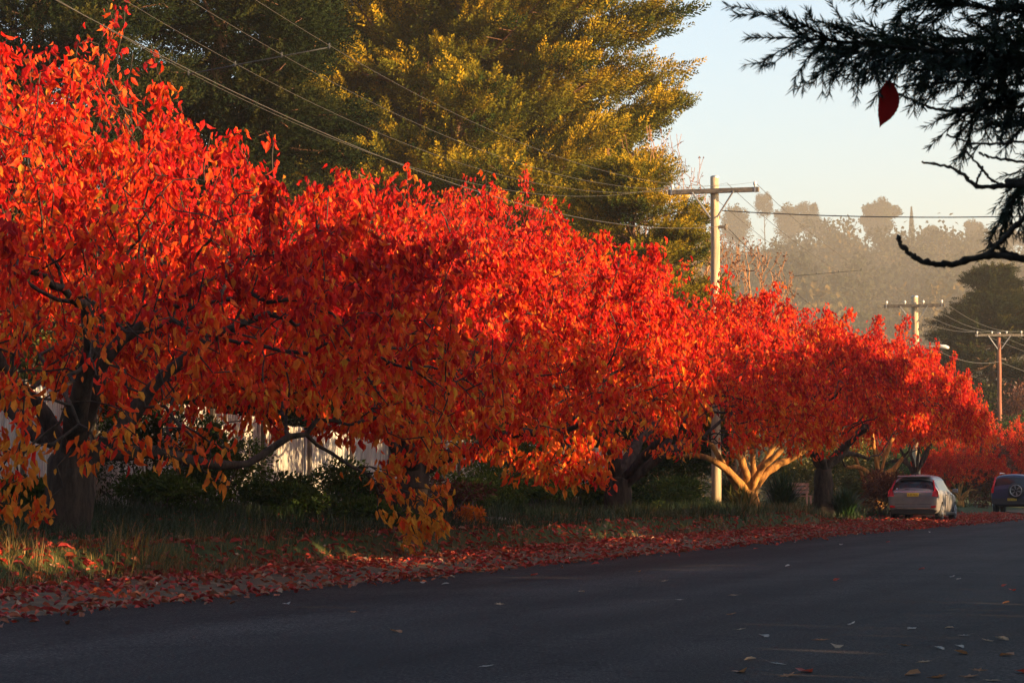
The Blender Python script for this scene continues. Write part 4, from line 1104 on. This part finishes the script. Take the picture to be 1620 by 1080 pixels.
mb.tube([(-2.17, -.18, 1.0), (-2.30, -.18, 1.0), (-2.36, -.18, 1.0)], [.33, .34, .30], 28); sp_ = mb.build('spare_wheel', M['tyre'], root, True)
q = MB(); q.tube([(-2.366, -.18 + math.cos(k * math.pi / 14) * .24, 1.0 + math.sin(k * math.pi / 14) * .24) for k in range(29)], .02, 6)
for k in range(6):
    an = k * math.pi / 3 + .3
    for da in (-.12, .12): q.tube([(-2.37, -.18 + math.cos(an) * .05, 1.0 + math.sin(an) * .05), (-2.366, -.18 + math.cos(an + da) * .24, 1.0 + math.sin(an + da) * .24)], [.016, .014], 5)
q.build('rim', M['rim'], sp_)
for sd in (-1, 1):
    mb = MB(); mb.tube([(-1.7, sd * .56, 1.70), (-1.6, sd * .56, 1.735), (.1, sd * .56, 1.735), (.2, sd * .56, 1.70)], .017, 6); mb.build('roof_rail', M['chrome'], root, True)

# ---------------------------------------------------------------- loose leaves on the asphalt
STAR = []
for k in range(14):
    a = math.pi * 2 * k / 14; r_ = (.5 if k % 2 == 0 else .20) * (1.25 if k == 0 else 1)
    STAR.append((math.cos(a) * r_, math.sin(a) * r_, .05 * abs(math.sin(a * 1.5)) * r_ * 2))
def road_leaf(kind, L, rg):
    mb = MB()
    if kind == 'star':
        V = [(0, 0, -.03)] + STAR; mb.add(np.array(V) * L, [np.array([[0, 1 + k, 1 + (k + 1) % 14] for k in range(14)])])
        mb.tube([(-.02, 0, 0), (-.5 * L, .1 * L, .08 * L), (-.95 * L, .25 * L, .25 * L)], .0012, 4)
    else:
        V = LEAF6[0] * [1, 1, 1.4] * L; V[:, 0] -= .5 * L; V[:, 2] += .10 * L
        mb.add(V, LEAF6[1])
        mb.tube([(-.5 * L, 0, .12 * L), (-.8 * L, .06 * L, .16 * L)], .0012, 4)
    return mb
protos = {}
def tintmat(nm, c): return leafmat(nm, [(0, c), (1, c)], trans=.4, spec=.15, mottle=True)
LM = {'brown': tintmat('brown_leaf', (.38, .17, .07)), 'pale': tintmat('pale_leaf', (.62, .55, .48)), 'red': tintmat('red_fallen_leaf', (.50, .07, .035)), 'tan': tintmat('tan_leaf', (.50, .34, .20))}
spec = [(560, 970, 'star', 'brown', .13), (628, 1003, 'oval', 'brown', .12), (790, 958, 'star', 'tan', .12), (670, 922, 'oval', 'pale', .10), (705, 924, 'oval', 'pale', .10), (770, 1060, 'star', 'pale', .11), (455, 956, 'oval', 'pale', .10),
        (1050, 921, 'star', 'tan', .12), (1075, 952, 'star', 'pale', .09), (1160, 945, 'star', 'tan', .11), (1155, 976, 'star', 'brown', .13), (1170, 1000, 'star', 'tan', .12), (1208, 1011, 'oval', 'pale', .10), (1298, 1016, 'star', 'brown', .14), (1322, 1027, 'oval', 'tan', .11),
        (1245, 897, 'oval', 'pale', .09), (1322, 921, 'oval', 'red', .10), (1505, 915, 'oval', 'pale', .08), (1515, 919, 'oval', 'pale', .08), (1587, 929, 'oval', 'red', .09), (1600, 936, 'oval', 'red', .10), (1457, 903, 'oval', 'red', .10), (1428, 1024, 'star', 'brown', .11), (1484, 1029, 'oval', 'pale', .09),
        (1516, 1026, 'oval', 'pale', .08), (1523, 1008, 'star', 'pale', .10), (1560, 1016, 'star', 'tan', .12), (1583, 1014, 'oval', 'tan', .13), (1590, 1039, 'oval', 'brown', .12), (1518, 1036, 'oval', 'brown', .12), (1460, 1050, 'star', 'tan', .12), (1545, 1063, 'star', 'brown', .12), (1615, 1066, 'oval', 'red', .12),
        (1440, 1070, 'oval', 'brown', .12), (1480, 1074, 'star', 'brown', .15), (1530, 1073, 'star', 'brown', .15), (1565, 1079, 'star', 'tan', .12), (1245, 1073, 'star', 'brown', .17), (1272, 1066, 'oval', 'red', .13), (1228, 1054, 'star', 'pale', .12), (1185, 1047, 'oval', 'tan', .09), (1170, 1067, 'oval', 'brown', .12), (1345, 991, 'oval', 'pale', .08),
        (1440, 998, 'oval', 'pale', .09), (1500, 996, 'oval', 'tan', .08), (1589, 956, 'oval', 'brown', .09), (1195, 868, 'oval', 'red', .10), (845, 910, 'oval', 'red', .12), (760, 905, 'oval', 'brown', .12), (1330, 862, 'oval', 'pale', .09), (1470, 842, 'oval', 'pale', .09), (1404, 858, 'oval', 'red', .10), (1010, 905, 'oval', 'brown', .09), (920, 938, 'oval', 'tan', .08)]
desc = {'star': 'pointed', 'oval': 'oval'}; cd = {'brown': 'dry brown', 'pale': 'pale bleached', 'red': 'dull red', 'tan': 'tan'}
ordn = ['leftmost', 'second from the left', 'third from the left', 'fourth from the left', 'fifth from the left', 'sixth from the left', 'seventh from the left', 'eighth from the left', 'ninth from the left', 'tenth from the left', 'eleventh from the left', 'twelfth from the left', 'thirteenth from the left', 'fourteenth from the left']
for k, (px, py, kind, c, L) in enumerate(spec):
    d = F * CAM_Z / (py - 774.0); x = XP(px, d); key = (kind, c)
    if key not in protos: protos[key] = road_leaf(kind, 1.0, rng).build('fallen_leaf', LM[c]); o = protos[key]
    else: o = protos[key].copy(); col.objects.link(o)
    uu, vv = toUV(x, d); crown = float(np.interp(-vv, [-1, 0, .5, 5.5, 10.7], [.004, .004, .006, .03, .006]))
    o.location = (x, d, crown + .006); o.scale = (L * .9,) * 3; o.rotation_euler = (rng.normal(0, .12), rng.normal(0, .12), rng.uniform(0, 6.28))
    same = sorted(q[0] for q in spec if q[2:4] == (kind, c)); tag(o, f'{cd[c]} {desc[kind]} leaf on the asphalt, {ordn[same.index(px)]} of its kind', 'leaf', f'{cd[c]} {desc[kind]} leaves scattered on the asphalt')

# ---------------------------------------------------------------- overhanging conifer at the upper right
def fir():
    rg = np.random.default_rng(91)
    bx, by = 4.3, 6.6
    root = thing('overhanging_conifer', 'dark conifer bough hanging into the sky at the upper right', 'tree', (bx, by, gz(bx, by) - .1))
    O = Vector((bx, by, gz(bx, by) - .1))
    W = lambda px, py, d: PX(px, py, d) - O
    mb = MB(); mb.tube([(0, 0, 0), (.05, 0, 2), (0, .05, 5), (0, 0, 9), (0, 0, 13)], [.26, .2, .16, .1, .02], 12); mb.build('trunk', M['cyp_bark'], root, True)
    br = MB(); NP, NA, NT = [], [], []
    def needles(p, q, dens=620, L=.021):
        p, q = np.array(p), np.array(q); ln = np.linalg.norm(q - p); n = max(3, int(ln * dens)); t = rg.random(n)
        d = (q - p) / (ln + 1e-9); a = unit(rg.normal(0, 1, (n, 3))); a = a - d * (a @ d)[:, None]
        A = unit(d * 1.15 + unit(a) * .75); NP.append(p + (q - p) * t[:, None]); NA.append(np.concatenate([A, np.full((n, 1), L)], 1))
    def twig(p, d, ln, r, depth=0):
        pts = [Vector(p)]; d = Vector(d).normalized(); n = max(3, int(ln / .025)); seg = ln / n
        for k in range(n):
            d = (d + Vector((rg.normal(0, .09), rg.normal(0, .09), rg.normal(0, .09) - .045))).normalized(); pts.append(pts[-1] + d * seg)
            if depth < 1 and rg.random() < .62 and k > 0:
                s = Vector(rg.normal(0, 1, 3)).normalized(); dd = (d * 1.0 + s * .75 + Vector((0, 0, -.15)))
                twig(pts[-1], dd, ln * rg.uniform(.22, .5), r * .6, depth + 1)
        br.tube(pts, [r * (1 - .6 * k / n) for k in range(n + 1)], 4)
        for a, b in zip(pts[:-1], pts[1:]): needles(a, b)
    def bough(pts, r, lo, hi, up=.4, dens=30, bias=(0, 0, -.35)):
        P3 = [W(*p) for p in pts]
        br.tube(P3, [r * (1 - .7 * k / (len(P3) - 1)) for k in range(len(P3))], 6)
        for a, b in zip(P3[:-1], P3[1:]):
            ln = (b - a).length; d = (b - a).normalized()
            for _ in range(int(ln * dens)):
                p = a.lerp(b, rg.random()); s = Vector(rg.normal(0, 1, 3)); s = (s - d * s.dot(d)).normalized()
                twig(p, d * 1.0 + s * .75 + Vector(bias), rg.uniform(lo, hi), .0022)
            needles(a, b, 500)
        twig(P3[-1], P3[-1] - P3[-2], hi * .8, .002)
    bough([(3000, 220, 6.4), (1800, 110, 5.6), (1620, 92, 5.2), (1540, 85, 5.1), (1450, 78, 5.0), (1370, 70, 4.95), (1310, 64, 4.9), (1268, 60, 4.9)], .007, .05, .13, dens=140, bias=(-.1, 0, -.15))
    bough([(1800, 120, 5.6), (1640, 70, 5.4), (1560, 60, 5.3), (1490, 62, 5.3), (1430, 66, 5.3)], .006, .06, .15, dens=105)
    bough([(3000, 220, 6.4), (1800, 200, 5.7), (1660, 150, 5.4), (1600, 150, 5.3), (1555, 165, 5.2), (1525, 185, 5.2)], .007, .05, .12, dens=105, bias=(-.1, 0, -.25))
    bough([(1800, 10, 5.6), (1620, 20, 5.4), (1560, 12, 5.3), (1500, 4, 5.3), (1440, -8, 5.3)], .006, .05, .13, dens=130)
    bough([(1440, -8, 5.3), (1390, -12, 5.3), (1370, -10, 5.3)], .003, .03, .05, dens=40)
    bough([(1800, 200, 5.7), (1670, 230, 5.5), (1630, 270, 5.4), (1608, 310, 5.4), (1592, 335, 5.4)], .006, .05, .11, dens=140, bias=(-.15, 0, -.6))
    bough([(1800, 200, 5.7), (1700, 190, 5.5), (1640, 195, 5.4), (1600, 200, 5.4)], .006, .05, .11, dens=140, bias=(-.1, 0, -.4))
    cr = rg.normal(0, 1, (5200, 3)); cr = unit(cr) * rg.random((5200, 1)) ** .4; t_ = (cr[:, 2] + 1) / 2
    cp = cr * [2.5, 2.3, 5.6] * np.stack([1.15 - .7 * t_] * 2 + [np.ones_like(t_)], 1) + [.35, .3, 6.6]
    wx = cp[:, 0] + bx; wy = cp[:, 1] + by; kp = (wx > .2025 * wy + .45) & (wy > 3.2); cp = cp[kp]; cn = len(cp)
    Lc = .42 * rg.uniform(.6, 1.2, cn)
    leaves('crown', cp, cr[kp] + [0, 0, -.2] + rg.normal(0, .3, (cn, 3)), unit(rg.normal(0, 1, (cn, 3))), Lc, Lc, rg.random(cn), M['dark_conifer'], root, SPRAY)
    bough([(1800, 60, 5.5), (1640, 95, 5.3), (1560, 98, 5.2), (1480, 94, 5.15), (1400, 88, 5.1), (1330, 80, 5.1)], .005, .04, .10, dens=130, bias=(0, 0, -.5))
    br.build('branches', M['bark'], root, True)
    P_ = np.concatenate(NP); AA = np.concatenate(NA); n = len(P_)
    L = AA[:, 3] * rg.uniform(.7, 1.25, n)
    leaves('needles', P_, AA[:, :3], rg.normal(0, 1, (n, 3)), L, np.full(n, .0019), rg.random(n), M['needle'], root, (np.array([[0, .5, 0], [0, -.5, 0], [.6, -.5, 0], [1, 0, 0], [.6, .5, 0]]), [np.array([[0, 1, 2, 3, 4]])]))
fir()
def bare_branch():
    rg = np.random.default_rng(5)
    bx, by = 3.3, 5.9
    O = Vector((bx, by, gz(bx, by) - .1)); root = thing('bare_sapling', 'bare dark twigs at the right with one red leaf hanging near the conifer bough', 'sapling', O)
    mb = MB(); mb.tube([(0, 0, 0), (.03, .02, .7), (-.02, 0, 1.3), (0, 0, 2.2)], [.035, .03, .022, .008], 8); mb.build('trunk', M['bark'], root, True)
    tw = MB()
    def path(pts, r0, r1):
        P3 = [PX(*p) - O for p in pts]; out = []
        for i in range(len(P3) - 1):          # smooth and knobbly
            p0, p1, p2, p3 = P3[max(i - 1, 0)], P3[i], P3[i + 1], P3[min(i + 2, len(P3) - 1)]
            for k in range(8):
                t = k / 8; out.append(.5 * ((2 * p1) + (-p0 + p2) * t + (2 * p0 - 5 * p1 + 4 * p2 - p3) * t * t + (-p0 + 3 * p1 - 3 * p2 + p3) * t ** 3))
        out.append(P3[-1]); n = len(out)
        rr = [(r0 + (r1 - r0) * k / (n - 1)) * (1 + (.38 if k % 5 == 2 else rg.normal(0, .07))) for k in range(n)]
        out = [o + Vector(rg.normal(0, .0011, 3)) for o in out]
        tw.tube(out, rr, 7)
    path([(2950, 520, 5.7), (1800, 430, 5.2), (1680, 418, 5.05), (1620, 410, 5.0), (1565, 404, 5.0), (1505, 417, 5.0), (1462, 414, 5.0), (1432, 396, 5.0), (1420, 373, 5.0)], .010, .0042)
    path([(1680, 418, 5.05), (1630, 410, 5.0), (1590, 398, 5.0), (1566, 384, 5.0)], .005, .0035)
    path([(1720, 260, 5.2), (1650, 320, 5.1), (1612, 352, 5.0), (1588, 378, 5.0), (1562, 402, 5.0)], .006, .0045)
    path([(2950, 330, 5.7), (1720, 290, 5.2), (1640, 292, 5.1), (1590, 294, 5.1), (1545, 294, 5.1), (1522, 276, 5.1), (1498, 263, 5.1), (1459, 256, 5.1)], .007, .0022)
    path([(1590, 294, 5.1), (1568, 284, 5.1), (1552, 266, 5.1), (1524, 235, 5.1)], .003, .0022)
    path([(1542, 294, 5.1), (1550, 276, 5.1), (1556, 263, 5.1)], .0026, .0022)
    path([(1640, 260, 5.2), (1590, 252, 5.1), (1565, 248, 5.1), (1548, 242, 5.1)], .003, .0022)
    path([(1700, 160, 5.3), (1560, 172, 5.2), (1495, 175, 5.2), (1460, 166, 5.2), (1423, 149, 5.2)], .0035, .0024)
    path([(1700, 120, 5.3), (1600, 135, 5.2), (1520, 130, 5.2), (1470, 132, 5.1), (1430, 137, 5.1), (1403, 130, 5.1)], .003, .0018)
    path([(1700, 240, 5.2), (1620, 225, 5.1), (1570, 228, 5.1), (1530, 225, 5.1), (1498, 212, 5.1)], .003, .002)
    path([(1720, 290, 5.2), (1650, 300, 5.1), (1640, 292, 5.1)], .006, .006)
    tw.build('branches', M['bark'], root, True)
    # the red leaf: serrated oval, slightly folded, with a fine tip
    a, t = PX(1407, 127, 5.0) - O, PX(1391, 202, 5.0) - O
    ax = (t - a); Ln = ax.length; ax.normalize(); side = Vector((1, .35, 0)); side = (side - ax * side.dot(ax)).normalized(); nn = ax.cross(side)
    wprof = lambda s: .23 * math.sin(math.pi * min(1, s * 1.02) ** .85) ** .8 * (1 if s < .8 else 1 - (s - .8) * 2.2) + .003
    V, Fq = [], []; n = 22
    for k in range(n + 1):
        s = k / n; w = max(.004, wprof(s)) * Ln; bow = .05 * math.sin(s * 3) * Ln; c = a + ax * s * Ln + nn * bow + side * (.035 * math.sin(s * 3.1) * Ln)
        ser = 1 + (.05 if k % 2 else 0)
        V += [c - side * w * ser * 1.0 + nn * w * .28, c - side * w * .5 + nn * w * .10, c, c + side * w * .5 + nn * w * .12, c + side * w * ser + nn * w * .3]
    for k in range(n):
        for j in range(4): Fq.append([k * 5 + j, k * 5 + j + 1, (k + 1) * 5 + j + 1, (k + 1) * 5 + j])
    m = leafmat('single_red_leaf', [(0, (.30, .014, .012)), (1, (.30, .014, .012))], trans=.4, spec=.1)
    lf = mk('leaf', [v[:] for v in V], [np.array(Fq)], m, root, {'tint': np.zeros(len(V))}, smooth=True)
    mb = MB(); mb.tube([a - ax * .004, a - ax * .012 + side * .002, PX(1404, 128, 5.1) - O], .0012, 5); mb.build('stalk', M['twig'], lf)
bare_branch()

# ---------------------------------------------------------------- roadside hedge on the right, outside the picture, whose shade falls over the road
def hedge():
    rg = np.random.default_rng(17)
    n = 240000
    u = rg.uniform(-12, 135, n); v = rg.uniform(-16, -13, n); z = rg.uniform(.1, 13, n)
    zp = z + (v + 14) * .1963; up = u - (v + 14) * .141
    top = np.interp(up + 4.2, [-12, 8, 20, 32, 38, 44, 52, 62, 72, 82, 92, 103, 112, 135], [11.5, 10.5, 7.8, 7.2, 7.0, 5.9, 6.0, 6.7, 7.6, 7.2, 6.5, 6.0, 6.3, 6.6])  # top height set by where its shade should end on the trees
    top = top + .05 + .7 * (vnoise(up * .55, up * 0, 3) - .5) + .5 * (vnoise(up * 1.7, up * 0, 5) - .5)
    keep = zp < top
    for (tu, tv, tz, ru, rz_) in HOLES:      # gaps that let the low sun reach a point u, v, z beyond the road
        cu, cz = tu - .141 * (tv + 14), tz + .1963 * (tv + 14)
        e = ((up - cu) / ru) ** 2 + ((zp - cz) / rz_) ** 2
        keep &= ~((e < 1) & (rg.random(n) < .97))
    por = vnoise(up * 1.6, zp * 1.6, 8)
    keep &= rg.random(n) < .55 + .45 * por
    u, v, z = u[keep], v[keep], z[keep]; n = len(u)
    ox, oy = UV(60, -14.5)
    x, y = -10.6 + u * TX - v * TY - ox, u * TY + v * TX - oy
    root = thing('hedge', 'tall uneven dark hedge out of view right of the road, shaped for its shade', 'hedge', (ox, oy, 0))
    L = .62 * rg.uniform(.6, 1.2, n)
    leaves('foliage', np.stack([x, y, z], 1), rg.normal(0, 1, (n, 3)), rg.normal(0, 1, (n, 3)), L, L * .7, rg.random(n), M['green_leaf'], root, LEAF2)
    for k, uu in enumerate(range(-10, 134, 6)):
        bx, by = UV(uu, -14.5); mb = MB(); mb.tube([(bx - ox, by - oy, 0), (bx - ox + .2, by - oy, 2), (bx - ox, by - oy + .2, 5)], [.14, .10, .04], 7); mb.build('trunk', M['bark'], root, True)
HOLES = [(74.5, 4.5, 1.6, 2.6, 1.0), (49.5, 8.7, 1.5, 4.0, 1.0), (67.5, 8.7, 1.4, 1.6, .6), (25.5, 2.6, .4, 5.0, .42), (36, 1.2, .12, 5.0, .25), (41, 0, 1.8, 1.6, .5), (86, -.8, .9, 3.6, .8), (57, 3, .8, 3.0, .3), (65, 3.4, .8, 6.0, .32), (97, 2, 1.2, 3.0, .6), (49, 1.8, .2, 4.0, .22), (108, 3, 1.2, 3.0, .7), (34, -2.2, 0, 6.0, .20), (26, -7.0, 0, 8.0, .14)]
hedge()

# ---------------------------------------------------------------- the misty hill: woodland and skyline trees
def crown_cloud(rg, n, lumps, flat=.8, umbrella=False):
    C = []
    for k in range(lumps):
        a = rg.uniform(0, 6.28); q = rg.random() ** .6 * .72; zz = rg.uniform(-.5, .75) * (1 - q * .5) if not umbrella else rg.uniform(.0, .8)
        C.append((math.cos(a) * q, math.sin(a) * q, zz, rg.uniform(.22, .40)))
    C = np.array(C); k = rg.choice(lumps, n); d = unit(rg.normal(0, 1, (n, 3)))
    P = C[k, :3] + d * (C[k, 3] * rg.random(n) ** .3)[:, None] * [1, 1, flat]
    m = rg.random(n) < .38; P[m] = (d * (.42 + .55 * vnoise(d[:, 0] * 3.5 + 5 + C[0, 0] * 9, d[:, 1] * 3.5 + d[:, 2] * 5, 4)[:, None]) * rg.random((n, 1)) ** .25)[m]
    return P, d
def far_tree(name, label, px, topy, wpx, d, seed, style, group=None, mat=None, n=6500):
    rg = np.random.default_rng(seed); x = XP(px, d); g0 = gz(x, d) - .5; top = CAM_Z + (774 - topy) / F * d; w = wpx / F * d / 2; H = top - g0
    root = thing(name, label, 'tree', (x, d, g0), 0, group)
    if style == 'spire':
        t = rg.random(n) ** .6; a = rg.uniform(0, 6.28, n); rr = w * (1 - t) ** .9 * rg.random(n) ** .4
        P = np.stack([np.cos(a) * rr, np.sin(a) * rr, H * (.12 + .88 * t)], 1); A = np.stack([np.cos(a), np.sin(a), .5 + 0 * a], 1)
    else:
        P, dd = crown_cloud(rg, n, 18 if style == 'round' else 22, .62, False)
        ch = {'round': min(H * .55, w * 1.25), 'gum': min(H * .62, w * 1.7)}[style]
        P = P * [w, w, ch] + [0, 0, H - ch * 1.02]; A = dd
    L = w * .11 * rg.uniform(.6, 1.2, n)
    leaves('crown', P, rg.normal(0, 1, (n, 3)), unit(A) + rg.normal(0, .25, (n, 3)), L, L * .8, np.clip(.45 + rg.normal(0, .15, n), 0, 1), mat or M['wood_far'], root, LEAF2)
    mb = MB(); r = max(.25, w * .055)
    mb.tube([(0, 0, -2), (.1 * w, 0, H * .45), (0, .05 * w, H * .9)], [r * 1.3, r, r * .3], 8)
    for k in range(6):
        a = k * 1.05 + seed; z = H * (.45 + .06 * k); mb.tube([(.08 * w, 0, z), (math.cos(a) * w * .35, math.sin(a) * w * .35, z + w * .3), (math.cos(a) * w * .62, math.sin(a) * w * .62, z + w * .45)], [r * .6, r * .4, r * .15], 5)
    mb.build('trunk', M['bark'], root, True)
gg = 'gum trees on the skyline'
far_tree('gum_tree', 'misty gum tree just right of the tall pole, below the crossarm brace', 1165, 306, 62, 1380, 1, 'gum', gg)
far_tree('gum_tree', 'tallest misty gum tree with a round top, under the end of the crossarm', 1211, 294, 34, 1400, 2, 'gum', gg)
far_tree('gum_tree', 'misty gum tree with a broad crown, third from the tall pole', 1248, 308, 54, 1380, 3, 'gum', gg)
far_tree('gum_tree', 'misty gum tree at the right end of its skyline clump, leaning over open sky', 1281, 307, 46, 1400, 4, 'gum', gg)
far_tree('gum_tree', 'small misty gum tree at the foot of the right end of the skyline clump', 1298, 336, 30, 1360, 5, 'gum', gg)
far_tree('pine_tree', 'big round-topped pine standing alone above the misty hill', 1394, 304, 68, 1380, 6, 'round', n=14000, mat=M['dark_conifer'])
far_tree('spire_conifer', 'narrow pointed conifer right of the big round pine on the misty hill', 1446, 326, 28, 1380, 7, 'spire', mat=M['dark_conifer'])
gr = 'rounded trees along the hilltop'
for k, (px, ty, w, st_, lb) in enumerate([(1338, 349, 90, 'round', 'wide low tree mass on the skyline left of the big round pine'), (1475, 348, 46, 'round', 'rounded hazy tree right of the narrow pointed conifer'), (1500, 360, 60, 'round', 'low broad hazy tree on the sagging part of the skyline'),
                                          (1512, 356, 16, 'spire', 'tiny pointed hazy tree in the dip of the skyline'), (1545, 340, 44, 'round', 'layered hazy tree rising left of the drooping conifer needles'), (1592, 344, 56, 'round', 'hazy tree behind the drooping conifer needles at the right'), (1640, 340, 60, 'round', 'hazy tree on the skyline at the right edge')]):
    far_tree('hill_tree', lb, px, ty, w, 1380, 20 + k, st_, gr)
def woodland(name, label, n, seed, y0, y1, px0, px1, wr, hr, q=130, tl=0):
    rg = np.random.default_rng(seed); PP, AA, LL, TT = [], [], [], []
    for k in range(n):
        y = y0 + (y1 - y0) * rg.random() ** .8; x = XP(rg.uniform(px0, px1), y); w = rg.uniform(*wr); h = w * rg.uniform(*hr); g0 = gz(x, y)
        P, d = crown_cloud(rg, q, 6, .8); h = h * (1 - .35 * (y > 1150)); PP.append(P * [w, w, h * .8] + [x, y, g0 + h * .9]); AA.append(d + rg.normal(0, .18, d.shape)); LL.append(np.full(q, w * .13)); TT.append(np.clip(tl + rg.uniform(.1, .9) + rg.normal(0, .1, q), 0, 1))
    P = np.concatenate(PP); L = np.concatenate(LL)
    o = leaves(name, P, rg.normal(0, 1, P.shape), unit(np.concatenate(AA)), L, L * .8, np.concatenate(TT), M['wood_far'], None, LEAF2)
    tag(o, label, 'woodland', kind='stuff')
woodland('hillside_woods', 'misty woodland covering the far hillside', 700, 3, 480, 1380, 820, 1800, (7, 17), (.8, 1.6), q=480)
woodland('hilltop_woods', 'hazy woodland along the top of the hill', 170, 4, 1300, 1400, 980, 1700, (9.0, 14), (.8, 1.3), q=520)
woodland('valley_woods', 'darker woodland at the foot of the hill behind the poles', 170, 5, 260, 420, 800, 1800, (3.5, 7.0), (1.0, 1.7), q=420, tl=.1)

# ---------------------------------------------------------------- the air
m = bpy.data.materials.new('misty_air'); m.use_nodes = True
nd = m.node_tree.nodes; lk = m.node_tree.links
nd.remove(nd['Principled BSDF'])
pv = nd.new('ShaderNodeVolumePrincipled'); pv.inputs['Color'].default_value = (.66, .60, .51, 1); pv.inputs['Density'].default_value = .00044; pv.inputs['Anisotropy'].default_value = .25
lk.new(pv.outputs[0], nd['Material Output'].inputs['Volume'])
hx, hy = UV(845, 350); mb = MB(); mb.box((hx, hy, 83), (1830, 1120, 186), Matrix.Rotation(RZ, 3, 'Z'))
o = mb.build('haze', m); tag(o, 'thin golden mist filling the air', 'haze', kind='stuff')
